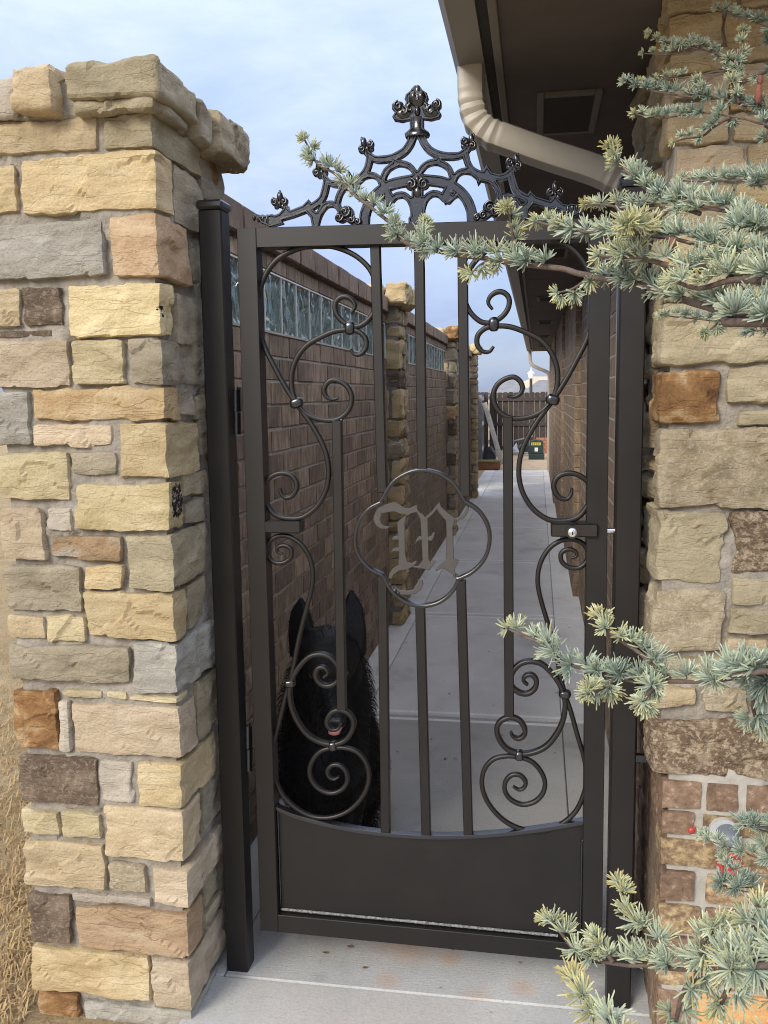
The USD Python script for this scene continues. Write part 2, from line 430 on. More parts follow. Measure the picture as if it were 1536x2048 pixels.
def brick_mat(name, cols, streak=True, rnd=(.76, 1.24), rough=.9):
    nodes = {'geo': ('geometry', {}), 'oi': ('object_info', {}),
             'mp': ('mapping', {'mapping_type': 'point', 'scale': (30, 30, 11) if streak else (44, 44, 52)}),
             'n': ('noise_texture', {'scale': 1.0, 'detail': 6, 'roughness': .72, 'distortion': .15}),
             'r': ('rgb_ramp', {'ramp': [(.30, cols[0]), (.45, cols[1]), (.58, cols[2]), (.72, cols[3])]}),
             'n0': ('noise_texture', {'scale': 2.6, 'detail': 2}),
             'mr0': ('map_range', {'from_min': .3, 'from_max': .7, 'to_min': .85, 'to_max': 1.15}),
             'mr': ('map_range', {'from_min': 0, 'from_max': 1, 'to_min': rnd[0], 'to_max': rnd[1]}),
             'mm': ('math', {'math_type': 'multiply'}),
             'cx': ('combine_xyz', {}), 'mul': ('mix', {'mix_type': 'multiply', 'fac': 1.0}),
             'bn': ('noise_texture', {'scale': 140, 'detail': 6, 'roughness': .7}), 'b': ('bump', {'strength': .6, 'distance': .004}),
             'p': ('principled_bsdf', {'roughness': rough, 'specular_ior_level': .25})}
    links = [('geo.position', 'mp.vector'), ('mp.vector', 'n.vector'), ('n.fac', 'r.fac'), ('oi.random', 'mr.value'), ('geo.position', 'n0.vector'), ('n0.fac', 'mr0.value'),
             ('mr.result', 'mm.value1'), ('mr0.result', 'mm.value2'), ('mm.value', 'cx.x'), ('mm.value', 'cx.y'), ('mm.value', 'cx.z'),
             ('r.color', 'mul.color1'), ('cx.vector', 'mul.color2'), ('mul.color', 'p.base_color'), ('geo.position', 'bn.vector'), ('bn.fac', 'b.height'), ('b.normal', 'p.normal')]
    MAT[name] = usdkit.material(stage, L + name, nodes, links, surface='p.BSDF')


brick_mat('brick_brown', [(.10, .07, .048), (.215, .155, .105), (.29, .215, .15), (.45, .36, .265)])
brick_mat('brick_plum', [(.085, .058, .043), (.175, .122, .086), (.225, .16, .117), (.34, .26, .19)])
brick_mat('brick_house', [(.13, .092, .066), (.23, .165, .115), (.30, .22, .155), (.42, .32, .235)])
brick_mat('brick_red_brown', [(.085, .058, .042), (.185, .118, .078), (.25, .165, .11), (.46, .39, .31)], streak=False)
brick_mat('brick_yellow_mottled', [(.10, .065, .045), (.22, .145, .085), (.40, .295, .16), (.52, .42, .27)], streak=False)
brick_mat('brick_ochre_block', [(.34, .17, .07), (.46, .25, .10), (.50, .29, .12), (.52, .36, .20)], streak=False)
simple('mortar', (.285, .255, .212), .95, noise_amt=.3, nscale=30, bump=1.0, bscale=110, bdist=.006)
simple('mortar_dark', (.20, .185, .17), .95, noise_amt=.3, nscale=20, bump=.9, bscale=90)
simple('mortar_light', (.36, .335, .29), .95, noise_amt=.18, nscale=20, bump=.8, bscale=90)
MAT['bronze_paint'] = usdkit.material(stage, L + 'bronze_paint', {
    'geo': ('geometry', {}), 'n': ('noise_texture', {'scale': 7, 'detail': 7, 'roughness': .65}), 'r': ('rgb_ramp', {'ramp': [(.3, (.0045, .0031, .0023)), (.7, (.0078, .0055, .0041))]}),
    'rr': ('map_range', {'from_min': .3, 'from_max': .7, 'to_min': .40, 'to_max': .50}),
    'mp': ('mapping', {'mapping_type': 'point', 'scale': (60, 60, 9)}), 'n2': ('noise_texture', {'scale': 1.0, 'detail': 6, 'roughness': .7}), 'r2': ('rgb_ramp', {'ramp': [(.66, (0, 0, 0)), (.80, (.30, .30, .30))]}),
    'mx': ('mix', {'mix_type': 'mix', 'color2': (.05, .045, .04)}),
    'bn': ('noise_texture', {'scale': 280, 'detail': 3}), 'b': ('bump', {'strength': .05, 'distance': .002}),
    'p': ('principled_bsdf', {'specular_ior_level': .50, 'ior': 1.5})},
    [('geo.position', 'n.vector'), ('n.fac', 'r.fac'), ('n.fac', 'rr.value'), ('rr.result', 'p.roughness'), ('geo.position', 'mp.vector'), ('mp.vector', 'n2.vector'), ('n2.fac', 'r2.fac'), ('r2.color', 'mx.fac'),
     ('r.color', 'mx.color1'), ('mx.color', 'p.base_color'), ('geo.position', 'bn.vector'), ('bn.fac', 'b.height'), ('b.normal', 'p.normal')], surface='p.BSDF')
simple('black_enamel', (.0075, .0072, .008), .22, noise_amt=.1, nscale=30, bump=.10, bscale=220, spec=1.0)
simple('plate_paint', (.047, .042, .038), .42, noise_amt=.18, nscale=60, bump=.15, bscale=200, spec=.8)
simple('weld_grey', (.17, .168, .168), .5, noise_amt=.85, nscale=160, bump=.8, bscale=300)
simple('lock_chrome', (.80, .79, .76), .22, metallic=1.0, noise_amt=.05)
simple('key_slot_black', (.01, .01, .01), .5)
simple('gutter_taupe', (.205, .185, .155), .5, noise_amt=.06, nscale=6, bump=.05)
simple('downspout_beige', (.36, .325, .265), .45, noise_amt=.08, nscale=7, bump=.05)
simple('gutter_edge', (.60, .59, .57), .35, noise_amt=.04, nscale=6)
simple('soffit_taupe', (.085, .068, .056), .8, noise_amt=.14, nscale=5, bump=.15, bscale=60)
simple('fascia_brown', (.13, .11, .09), .7, noise_amt=.1, nscale=6)
simple('vent_frame', (.15, .13, .105), .7, noise_amt=.06)
simple('vent_dark', (.035, .03, .027), .8)
simple('roof_shingle', (.10, .095, .09), .95, noise_amt=.35, nscale=14, bump=.6, bscale=40)
simple('fence_brown', (.050, .038, .032), .85, noise_amt=.3, nscale=12, bump=.3)
simple('fence_grey', (.22, .21, .205), .85, noise_amt=.25, nscale=12, bump=.3)
simple('weathered_plank', (.33, .30, .26), .85, noise_amt=.2, nscale=18, bump=.3)
simple('dry_soil', (.46, .34, .215), .95, noise_amt=.22, nscale=5, bump=1.0, bscale=25, bdist=.02)
simple('red_soil', (.30, .15, .08), .95, noise_amt=.25, nscale=9, bump=.8)
simple('moss_board', (.26, .26, .10), .85, noise_amt=.2)
simple('box_green', (.014, .036, .032), .45, noise_amt=.12)
simple('sticker_yellow', (.62, .50, .06), .5)
simple('sticker_white', (.72, .72, .70), .5)
simple('sticker_ink', (.03, .03, .03), .6)
simple('tarp_black', (.02, .022, .026), .4, noise_amt=.3, bump=.4, bscale=30)
simple('tarp_grey', (.50, .53, .58), .5, noise_amt=.2)
simple('crate_red', (.36, .15, .09), .8, noise_amt=.25)
simple('far_roof_grey', (.20, .20, .21), .95, noise_amt=.18, nscale=.8)
simple('far_roof_tan', (.52, .40, .30), .9, noise_amt=.12, nscale=.6)
simple('far_wall', (.50, .45, .40), .9)
simple('lantern_white', (.80, .80, .80), .5)
simple('pole_dark', (.03, .028, .028), .5)
simple('bark', (.115, .085, .07), .95, noise_amt=.35, nscale=60, bump=1.0, bscale=160)
simple('cone_red', (.17, .055, .035), .7, noise_amt=.25, nscale=120, bump=.6, bscale=200)
simple('fur_black', (.0070, .0067, .0070), .58, noise_amt=.3, nscale=60, spec=.35)
simple('nose_black', (.010, .010, .011), .32, bump=.4, bscale=300)
simple('tongue_pink', (.52, .20, .20), .42, noise_amt=.12)
simple('eye_amber', (.085, .038, .014), .08)
simple('eye_pupil', (.004, .004, .004), .05)
simple('tap_grey', (.13, .15, .17), .38, noise_amt=.15, bump=.15)
simple('tap_flange', (.42, .42, .40), .8, noise_amt=.12)
simple('tap_red', (.36, .04, .035), .35, noise_amt=.15)
simple('caulk_white', (.62, .63, .61), .6, noise_amt=.1)
simple('leaf_brown', (.16, .085, .035), .8, noise_amt=.3)

# glass blocks: wavy solid glass, slightly green
MAT['block_glass'] = usdkit.material(stage, L + 'block_glass', {
    'g': ('principled_bsdf', {'base_color': (.70, .82, .78), 'roughness': .06, 'ior': 1.45, 'transmission_weight': 1.0}),
    'd': ('principled_bsdf', {'base_color': (.16, .215, .205), 'roughness': .07, 'specular_ior_level': .8}),
    'm': ('mix_closure', {'fac': .55})}, [('g.BSDF', 'm.closure1'), ('d.BSDF', 'm.closure2')], surface='m.closure')

# cedar needles: blue green, yellow towards the tips (attribute 'tip' of the mesh)
MAT['needles'] = usdkit.material(stage, L + 'cedar_needles', {
    'a': ('attribute', {'attribute': 'tip'}),
    'r': ('rgb_ramp', {'ramp': [(0.0, (.17, .225, .185)), (.16, (.30, .37, .295)), (.34, (.44, .50, .375)), (.62, (.50, .51, .30)), (1.0, (.54, .44, .17))]}),
    'geo': ('geometry', {}), 'n': ('noise_texture', {'scale': 45, 'detail': 2}), 'nr': ('rgb_ramp', {'ramp': [(.3, (.78, .78, .78)), (.7, (1.12, 1.12, 1.12))]}),
    'mul': ('mix', {'mix_type': 'multiply', 'fac': 1.0}),
    'p': ('principled_bsdf', {'roughness': .5, 'specular_ior_level': .4}), 't': ('translucent_bsdf', {}),
    'm': ('mix_closure', {'fac': .16})},
    [('a.fac', 'r.fac'), ('geo.position', 'n.vector'), ('n.fac', 'nr.fac'), ('r.color', 'mul.color1'), ('nr.color', 'mul.color2'), ('mul.color', 'p.base_color'), ('mul.color', 't.color'),
     ('p.BSDF', 'm.closure1'), ('t.BSDF', 'm.closure2')], surface='m.closure')

MAT['straw'] = usdkit.material(stage, L + 'straw_grass', {
    'oi': ('geometry', {}), 'r': ('rgb_ramp', {'ramp': [(0, (.40, .28, .14)), (.5, (.56, .42, .23)), (1, (.68, .56, .36))]}),
    'p': ('principled_bsdf', {'roughness': .8, 'specular_ior_level': .2})}, [('oi.random_per_island', 'r.fac'), ('r.color', 'p.base_color')], surface='p.BSDF')


def ground_mat():
    return usdkit.material(stage, L + 'dead_lawn', {
        'geo': ('geometry', {}), 'n': ('noise_texture', {'scale': 3.0, 'detail': 8, 'roughness': .7}), 'n2': ('noise_texture', {'scale': 70, 'detail': 6, 'roughness': .75}),
        'r': ('rgb_ramp', {'ramp': [(.3, (.30, .21, .11)), (.5, (.43, .32, .18)), (.7, (.52, .41, .25))]}), 'r2': ('rgb_ramp', {'ramp': [(.3, (.6, .6, .6)), (.7, (1.2, 1.2, 1.2))]}),
        'm': ('mix', {'mix_type': 'multiply', 'fac': 1.0}), 'b': ('bump', {'strength': 1.0, 'distance': .02}), 'p': ('principled_bsdf', {'roughness': .95, 'specular_ior_level': .1})},
        [('geo.position', 'n.vector'), ('geo.position', 'n2.vector'), ('n.fac', 'r.fac'), ('n2.fac', 'r2.fac'), ('r.color', 'm.color1'), ('r2.color', 'm.color2'), ('m.color', 'p.base_color'),
         ('n2.fac', 'b.height'), ('b.normal', 'p.normal')], surface='p.BSDF')


def concrete_mat(name, col, spots=(), rough=.85, brush=.5):
    nodes = {'geo': ('geometry', {}), 'oi': ('object_info', {}),
             'n': ('noise_texture', {'scale': 2.2, 'detail': 7, 'roughness': .65, 'distortion': .6}), 'r': ('rgb_ramp', {'ramp': [(.28, sc(col, .70)), (.42, sc(col, .93)), (.55, col), (.72, sc(col, 1.14))]}),
             'n2': ('noise_texture', {'scale': 130, 'detail': 6, 'roughness': .75}), 'r2': ('rgb_ramp', {'ramp': [(.25, (.74, .74, .74)), (.5, (1, 1, 1)), (.8, (1.15, 1.15, 1.15))]}),
             'm': ('mix', {'mix_type': 'multiply', 'fac': 1.0}),
             'n5': ('noise_texture', {'scale': 34, 'detail': 3, 'roughness': .5}), 'r5': ('rgb_ramp', {'ramp': [(.71, (1, 1, 1)), (.76, (.62, .57, .50))]}),
             'm5': ('mix', {'mix_type': 'multiply', 'fac': .8}),
             'mpb': ('mapping', {'mapping_type': 'point', 'scale': (25, 190, 25)}), 'nb': ('noise_texture', {'scale': 1.0, 'detail': 3}),
             'am': ('math', {'math_type': 'multiply_add', 'value2': brush}),
             'b': ('bump', {'strength': .5, 'distance': .003}), 'p': ('principled_bsdf', {'roughness': rough, 'specular_ior_level': .3})}
    links = [('geo.position', 'n.vector'), ('geo.position', 'n2.vector'), ('n.fac', 'r.fac'), ('n2.fac', 'r2.fac'), ('r.color', 'm.color1'), ('r2.color', 'm.color2'),
             ('geo.position', 'n5.vector'), ('n5.fac', 'r5.fac'), ('m.color', 'm5.color1'), ('r5.color', 'm5.color2'),
             ('geo.position', 'mpb.vector'), ('mpb.vector', 'nb.vector'), ('nb.fac', 'am.value1'), ('n2.fac', 'am.value3'), ('am.value', 'b.height'), ('b.normal', 'p.normal')]
    last = 'm5.color'
    for i, (c, rad, colr, k) in enumerate(spots):
        nodes |= {f'd{i}': ('vector_math', {'math_type': 'distance', 'vector2': tuple(map(float, c))}),
                  f'q{i}': ('map_range', {'from_min': 0, 'from_max': rad, 'to_min': k * 1.9, 'to_max': 0, 'clamp': True}),
                  f'w{i}': ('math', {'math_type': 'multiply'}), f'x{i}': ('mix', {'mix_type': 'mix', 'color2': colr})}
        links += [('geo.position', f'd{i}.vector1'), (f'd{i}.value', f'q{i}.value'), (f'q{i}.result', f'w{i}.value1'), ('r.color', f'rb.color') if False else ('n.fac', f'w{i}.value2'), (f'w{i}.value', f'x{i}.fac'), (last, f'x{i}.color1')]
        last = f'x{i}.color'
    links.append((last, 'p.base_color'))
    MAT[name] = usdkit.material(stage, L + name, nodes, links, surface='p.BSDF')


MAT['dead_lawn'] = ground_mat()
# ------------------------------------------------------------------ ground, path
obj('ground', (np.array([[-900, -300, -.03], [900, -300, -.03], [900, 1500, -.03], [-900, 1500, -.03]]), np.array([[0, 1, 2], [0, 2, 3]])), MAT['dead_lawn'], kind='structure', label='flat dead lawn and bare ground around the house')
rust = (.44, .25, .13)
concrete_mat('concrete_path', (.63, .625, .615), [])
concrete_mat('concrete_band', (.70, .695, .685), [], brush=.1)
sp = [(on(2, 0, *q), r, rust, k) for q, r, k in [((822, 1893), .10, .75), ((900, 1915), .05, .7), ((775, 1960), .05, .55), ((1045, 1975), .05, .4), ((950, 1990), .06, .3), ((760, 1890), .06, .3)]]
sp += [(on(2, 0, *q), r, (.10, .10, .10), k) for q, r, k in [((470, 1965), .05, .8), ((405, 2010), .09, .6), ((1215, 1990), .05, .6), ((640, 1955), .03, .3)]]
concrete_mat('concrete_edge', (.80, .79, .77), [], brush=.1)
concrete_mat('concrete_landing', (.42, .415, .40), sp, brush=.7)
concrete_mat('concrete_front', (.45, .445, .43), [((.35, -.3, 0), .5, (.45, .33, .22), .25)], brush=.3)
path = UsdGeom.Xform.Define(stage, '/World/path').GetPrim()
tag(path, 'long narrow concrete walk of broom finished slabs with smooth borders', kind='structure')
LOC['/World/path'] = np.zeros(3)
JY = [-.085, 1.96, 4.0, 6.1, 8.2, 9.95, 11.7, 13.5, 15.0, 16.2]
for i in range(len(JY) - 1):
    a, b = JY[i] + (.006 if i else .0), JY[i + 1] - .006
    m = 'concrete_landing' if i == 0 else 'concrete_path'
    slab = obj('slab', bx(-.075, .862, a + (.0 if i else .0), b, -.10, 0.0, .004), MAT[m], path)
    if i == 0:
        obj('slab_border', bx(-.30, -.079, a, b, -.10, -.001, .004), MAT['concrete_landing'], path)
        obj('slab_border', bx(.866, 1.06, a, b, -.10, -.001, .004), MAT['concrete_landing'], path)
    else:
        obj('slab_border', bx(-.30, -.079, a, b, -.10, .001, .003), MAT['concrete_band'], path)
        obj('slab_border', bx(.866, 1.06, a, b, -.10, .001, .003), MAT['concrete_band'], path)
    if i:
        for s in (-.05, .05):
            obj('tooled_edge', bx(-.075, .862, JY[i] + s - .014, JY[i] + s + .014, -.02, .0012 if s < 0 else .0014, .001), MAT['concrete_edge'], path)
obj('path_bed', bx(-.31, 1.07, -.085, 16.21, -.14, -.012), MAT['mortar_dark'], path)
obj('front_slab', bx(-.125, 1.9, -2.4, -.0865, -.16, -.003, .003), MAT['concrete_front'], path)
soil = obj('bare_soil', (np.array([[-3, 16.19, -.012], [4, 16.19, -.012], [4, 22.2, .03], [-3, 22.2, .03], [-3, 10, -.016], [-.305, 10, -.014], [-.305, 16.19, -.012]]), np.array([[0, 1, 2], [0, 2, 3], [4, 5, 6], [4, 6, 0]])), MAT['dry_soil'], kind='structure', label='strip of bare tan soil beyond the end of the walk')

# ------------------------------------------------------------------ the big stone pillar on the left
YF = -.262          # its front
pil = thing('stone_pillar', 'large tan and grey sandstone pillar left of the gate, overhanging cap stones', 'pillar', 'stone pillars of the side wall', (-.31, -.03, 0))
obj('mortar_core', rock((-.512, -.247, -.1), (-.113, .20, 2.20), 77, r=.004, amp=.007, warp=.001, res=.012), MAT['mortar'], pil, smooth=40)


def slope(y):
    return (y - 782) / 10600.0 if True else 0


def span(x0, y0, x1, y1, yp, fix=True):
    "box of a stone on the plane y = yp from the pixels of its outline"
    k = abs(slope((y0 + y1) / 2)) * (x1 - x0) * .5 if fix else 0
    y0, y1 = y0 + k, y1 - k
    xm, ym = (x0 + x1) / 2, (y0 + y1) / 2
    return on(1, yp, x0, ym)[0], on(1, yp, x1, ym)[0], on(1, yp, xm, y1)[2], on(1, yp, xm, y0)[2]


NS = [0]


def stone(parent, lo, hi, mat, name='stone', **kw):
    NS[0] += 1
    return obj(name, rock(lo, hi, NS[0], **kw), MAT['stone_' + mat] if ('stone_' + mat) in MAT else MAT[mat], parent, smooth=25)


stone_mat('stone_painted_corner', (.43, .34, .18), (.58, .48, .28), (.66, .56, .36), .45, 0, paint=(on(0, -.098, 356, 1000), .07))
stone_mat('stone_painted_edge', (.43, .34, .18), (.58, .48, .28), (.66, .56, .36), .45, 0, paint=(on(0, -.098, 326, 622), .026))

# x0, y0, x1, y1, material
FRONT = [
    (-25, 234, 194, 308, 'tan'),
    (-60, 330, 32, 428, 'golden'),
    (-60, 442, 206, 557, 'blue_grey'),
    (-60, 577, 39, 655, 'tan'), (48, 572, 122, 652, 'brown'), (-60, 660, 101, 676, 'brown'),
    (-60, 682, 136, 776, 'cream'), (146, 681, 247, 768, 'pale_yellow'),
    (-60, 785, 57, 890, 'blue_grey'), (67, 851, 221, 892, 'cream'),
    (-60, 906, 136, 1003, 'pale_yellow'), (139, 903, 231, 950, 'olive'),
    (-60, 1017, 86, 1120, 'cream'), (92, 1016, 141, 1062, 'pale_grey'), (100, 1072, 239, 1121, 'rust_grey'),
    (2, 1130, 160, 1223, 'olive'), (167, 1131, 242, 1181, 'golden'),
    (12, 1230, 88, 1279, 'tan'), (92, 1231, 167, 1285, 'pale_yellow'),
    (16, 1288, 258, 1368, 'olive'),
    (118, 1381, 200, 1400, 'pale_yellow'), (209, 1384, 251, 1401, 'pale_yellow'),
    (26, 1381, 112, 1498, 'rust'), (119, 1404, 137, 1502, 'pale_grey'),
    (40, 1509, 195, 1614, 'brown'), (200, 1521, 263, 1605, 'pale_grey'),
    (41, 1622, 116, 1673, 'pale_yellow'), (123, 1623, 199, 1679, 'pale_yellow'),
    (48, 1679, 206, 1780, 'tan'), (216, 1729, 290, 1788, 'speckled'),
    (57, 1786, 138, 1891, 'brown'), (142, 1787, 297, 1818, 'pale_grey'),
    (66, 1893, 299, 2004, 'golden'),
    (81, 1985, 156, 2062, 'rust'),
]
# corner stones: front outline, pixel on the side where they end, then what follows on the side (from, to, share of the height from below)
CORNER = [
    (209, 228, 296, 298, 'grey_tan', 401, [(404, 437, 0, 1, 'rust')]),
    (40, 303, 298, 428, 'golden', 347, [(351, 440, -.05, 1, 'olive')]),
    (220, 427, 306, 554, 'orange', 380, [(385, 400, .1, .8, 'olive')]),
    (134, 566, 320, 671, 'painted_edge', 348, [(352, 405, -.15, .9, 'olive')]),
    (258, 679, 324, 769, 'olive', 404, []),
    (64, 777, 319, 840, 'ochre', 356, [(361, 392, .1, 1.0, 'olive'), (396, 412, -.1, .8, 'grey_tan')]),
    (237, 847, 326, 954, 'golden', 397, [(400, 414, .3, 1, 'olive')]),
    (148, 965, 334, 1063, 'painted_corner', 366, [(369, 416, .62, 1.15, 'grey_tan'), (369, 410, .0, .50, 'olive')]),
    (253, 1070, 337, 1181, 'grey_tan', 410, []),
    (172, 1184, 341, 1281, 'golden', 373, [(377, 408, .05, 1.05, 'grey_tan')]),
    (270, 1285, 348, 1386, 'blue_grey', 428, []),
    (258, 1392, 358, 1407, 'pale_yellow', 378, []),
    (147, 1406, 356, 1517, 'cream', 391, [(396, 430, -.05, 1.2, 'grey_tan')]),
    (277, 1528, 362, 1618, 'golden', 431, []),
    (211, 1613, 370, 1726, 'tan', 403, [(408, 440, .05, 1.1, 'olive')]),
    (302, 1738, 377, 1814, 'cream', 442, []),
    (150, 1810, 380, 1917, 'orange', 405, [(410, 438, .55, 1.25, 'grey_tan'), (409, 440, .12, .42, 'grey_tan')]),
    (303, 1919, 387, 2019, 'cream', 450, []),
    (171, 2002, 388, 2066, 'blue_grey', 440, []),
]
for x0, y0, x1, y1, m in FRONT:
    a, b, c, d = span(x0, y0, x1, y1, YF)
    a = max(a, -.526)
    thin = (d - c) < .03
    stone(pil, (a, YF + (.006 if thin else 0), c), (b, YF + .07, d), m, amp=.003 if thin else .0052, res=.011 if thin else .0085)
for x0, y0, x1, y1, m, sx, more in CORNER:
    a, b, c, d = span(x0, y0, x1, y1, YF)
    a = max(a, -.526)
    yc = (y0 + y1) / 2
    ys = on(0, -.100, sx, yc + (.62 * (sx - x1) * (-(yc - 785) / 720)))[1]
    stone(pil, (a, YF, c), (-.099 + random.uniform(-.003, .003), ys, d), m, amp=.0052, res=.009)
    for s0, s1, h0, h1, mm in more:
        p0, p1 = [on(0, -.100, s, yc - (yc - 785) / 720 * (s - x1))[1] for s in (s0, s1)]
        stone(pil, (-.16, p0, c + (d - c) * h0), (-.098 + random.uniform(-.004, .004), min(p1, .2), c + (d - c) * h1), mm, amp=.006, res=.014)
# stones on the faces that the post and the wall hide in part
for k, z in enumerate(np.arange(.04, 2.05, .125)):
    stone(pil, (-.16, .03 + random.uniform(0, .02), z), (-.100, .195, z + .11), random.choice(['olive', 'grey_tan', 'tan']), res=.022)
    ysplit = random.uniform(-.12, .02)
    stone(pil, (-.528, YF + .085, z), (-.47, ysplit, z + .11), random.choice(['tan', 'golden', 'cream', 'olive']), res=.022)
    stone(pil, (-.528, ysplit + .014, z), (-.47, .195, z + .11), random.choice(['tan', 'golden', 'grey_tan']), res=.022)
# cap stones
def capspan(x0, y0, x1, y1, yp=-.30):
    return span(x0, y0, x1, y1, yp, False)
a, b, c, d = capspan(-120, 146, 20, 236)
stone(pil, (-.60, -.285, c), (b, .0, d - .008), 'pale_grey', 'cap_stone', r=.010, amp=.0075, res=.010)
a, b, c, d = capspan(23, 131, 106, 224)
stone(pil, (a, -.312, c), (b, -.05, d), 'tan', 'cap_stone', r=.010, amp=.0075, res=.010)
a, b, c, d = capspan(134, 122, 300, 218)
zc, zd = c, d
stone(pil, (a, -.308, c + .022), (-.068, -.065, d), 'grey_tan', 'cap_stone', r=.010, amp=.0075, res=.010)
stone(pil, (a + .012, -.300, c - .004), (-.078, -.09, c + .026), 'grey_tan', 'cap_stone', r=.010, amp=.0075, res=.010)
stone(pil, (-.26, -.058, zc - .004), (-.060, .030, zd - .012), 'olive', 'cap_stone', r=.010, amp=.0075, res=.010)
stone(pil, (-.28, .040, zc - .012), (-.045, .270, zd - .006), 'speckled', 'cap_stone', r=.010, amp=.0075, res=.010)
stone(pil, (-.60, .03, zc), (-.30, .27, zd - .01), 'tan', 'cap_stone', r=.010, amp=.0075, res=.010)
obj('cap_mortar', bx(-.575, -.102, -.262, .235, 2.155, zd - .018, .008), MAT['mortar'], pil)

# ------------------------------------------------------------------ side wall of brick and glass block, with its pillars
XW = -.222
COURSE, BLEN = .0884, .268
ORD = ['nearest', 'middle', 'farthest']


def brick(x0, x1, y0, y1, z0, z1, b=.003):
    j = RNG.uniform(-.0025, .0025, 6)
    return bx(x0 + j[0] * .6, x1 + j[1] * .5, y0 + j[2] * .8, y1 + j[3] * .8, z0 + j[4] * .5, z1 + j[5] * .5, b)


def glass_block(y0, y1, z0, z1, k):
    p, f = grid_box((XW - .082, y0, z0), (XW - .006, y1, z1), .0085 if k < 13 else .02)
    side = np.where(p[:, 0] > XW - .02, 1, np.where(p[:, 0] < XW - .07, -1, 0))
    e = np.minimum(np.minimum(p[:, 1] - y0, y1 - p[:, 1]), np.minimum(p[:, 2] - z0, z1 - p[:, 2])) / .02
    e = np.clip(e, 0, 1)
    ph = 5 * fbm(np.stack([p[:, 1] * 5 + k, p[:, 2] * 7, p[:, 0] * 0 + side * 3], 1), 3, 5)
    w = np.sin(p[:, 1] * 62 + ph * 3.5) * .6 + np.sin(p[:, 1] * 31 + p[:, 2] * 22 - ph * 4 + k) * .5
    p[:, 0] += side * e * (.0065 * w - .004)
    return p, f


for wi, (ya, yb) in enumerate([(.205, 3.64), (4.02, 7.58), (7.98, 11.2)]):
    w = thing('brick_wall', ['brown brick wall with glass block strip nearest the gate, behind the dog',
                             'brown brick wall section between the first and second far stone pillars',
                             'farthest brick wall section, between second and last stone pillars'][wi], 'wall', 'brick walls along the walk', (XW - .05, (ya + yb) / 2, 0))
    obj('mortar_core', bx(XW - .11, XW - .0035, ya, yb, -.1, 1.768), MAT['mortar_light'], w)
    obj('lintel_core', bx(XW - .11, XW - .009, ya, yb, 1.985, 2.13), MAT['mortar_dark'], w)
    obj('sill_mortar', bx(XW - .10, XW + .002, ya + .3 if wi == 0 else ya + .02, yb - .02, 1.762, 1.772, .002), MAT['mortar_light'], w)
    far = []
    nb = 0

    def put(m, mat):
        if wi == 0:
            obj('brick', m, mat, w)
        else:
            far.append(m)
    for c in range(21):
        z1 = 1.762 - c * COURSE if c < 20 else 2.044
        z0 = z1 - COURSE + .010
        if c == 20:
            z0 = 1.988
        y = ya - (BLEN / 2 if c % 2 else 0) + RNG.uniform(-.01, .01)
        while y < yb - .02:
            a, b = max(y, ya), min(y + BLEN - .010, yb)
            if b - a > .04:
                put(brick(XW - .07, XW, a, b, max(z0, -.05), z1), MAT[random.choice(['brick_brown', 'brick_brown', 'brick_plum'])])
            y += BLEN
    y = ya
    while y < yb - .02:                          # cap course of bricks laid over the edge
        b = min(y + .115, yb) if wi == 0 and False else min(y + BLEN * .9, yb)
        put(brick(XW - .135, XW + .022, y, b - .009, 2.055, 2.15, .005), MAT['brick_plum'])
        y = b
    if far:
        v = cat_mesh(far)
        obj('bricks', v, MAT['brick_brown'], w, kind='stuff', label='bricks of the wall section, laid in running bond')
    y, k = (ya + .33 if wi == 0 else ya + .05), 0
    while y + .2 < yb - .03:
        gb = obj('glass_block', glass_block(y, y + .212, 1.774, 1.978, k + 20 * wi), MAT['block_glass'], w, smooth=60)
        obj('caulk_joint', bx(XW - .08, XW - .001, y + .2122, y + .2198, 1.773, 1.979), MAT['caulk_white'], gb)
        y += .220; k += 1
    obj('caulk_strip', bx(XW - .08, XW - .001, ya + .3, yb - .03, 1.979, 1.986, .001), MAT['caulk_white'], w)
    if wi == 0:
        obj('end_block', bx(XW - .1, XW - .005, ya, ya + .325, 1.772, 1.99), MAT['mortar_dark'], w)


def wall_pillar(y0, label, seed):
    rr = random.Random(seed)
    p = thing('stone_pillar', label, 'pillar', 'stone pillars of the side wall', (-.34, y0 + .19, 0))
    x0, x1, y1 = -.52, -.135, y0 + .37
    obj('mortar_core', bx(x0 + .014, x1 - .016, y0 + .012, y1 - .012, -.1, 2.10), MAT['mortar_dark'], p)
    cols = ['tan', 'golden', 'pale_yellow', 'grey_tan', 'tan', 'brown', 'golden', 'ochre', 'olive']
    z = .0
    while z < 2.08:
        h = rr.choice([.09, .12, .14, .17, .2])
        h = min(h, 2.10 - z)
        if h < .05:
            break
        xs = rr.uniform(-.25, -.19)
        ysd = y0 + rr.uniform(.14, .28)
        m = rr.choice(cols)
        stone(p, (xs, y0, z), (x1, ysd, z + h - .014), m, r=.014, amp=.012, res=.02)
        stone(p, (x0, y0, z), (xs - .014, y0 + .1, z + h - .014), rr.choice(cols), r=.014, amp=.01, res=.028)
        stone(p, (x1 - .08, ysd + .014, z), (x1 - .002, y1, z + h - .014), rr.choice(['grey_tan', 'olive', 'tan']), r=.014, amp=.012, res=.024)
        z += h
    t = 2.245
    stone(p, (x0 - .05, y0 - .05, 2.105), (-.24, y1 + .04, t - .01), 'cream', 'cap_stone', r=.025, amp=.01, res=.026)
    stone(p, (-.225, y0 - .055, 2.10), (x1 + .055, y0 + .16, t), 'golden' if seed != 2 else 'rust', 'cap_stone', r=.025, amp=.012, res=.022)
    stone(p, (-.225, y0 + .175, 2.10), (x1 + .06, y1 + .05, t - .01), 'golden', 'cap_stone', r=.025, amp=.012, res=.022)
    return p


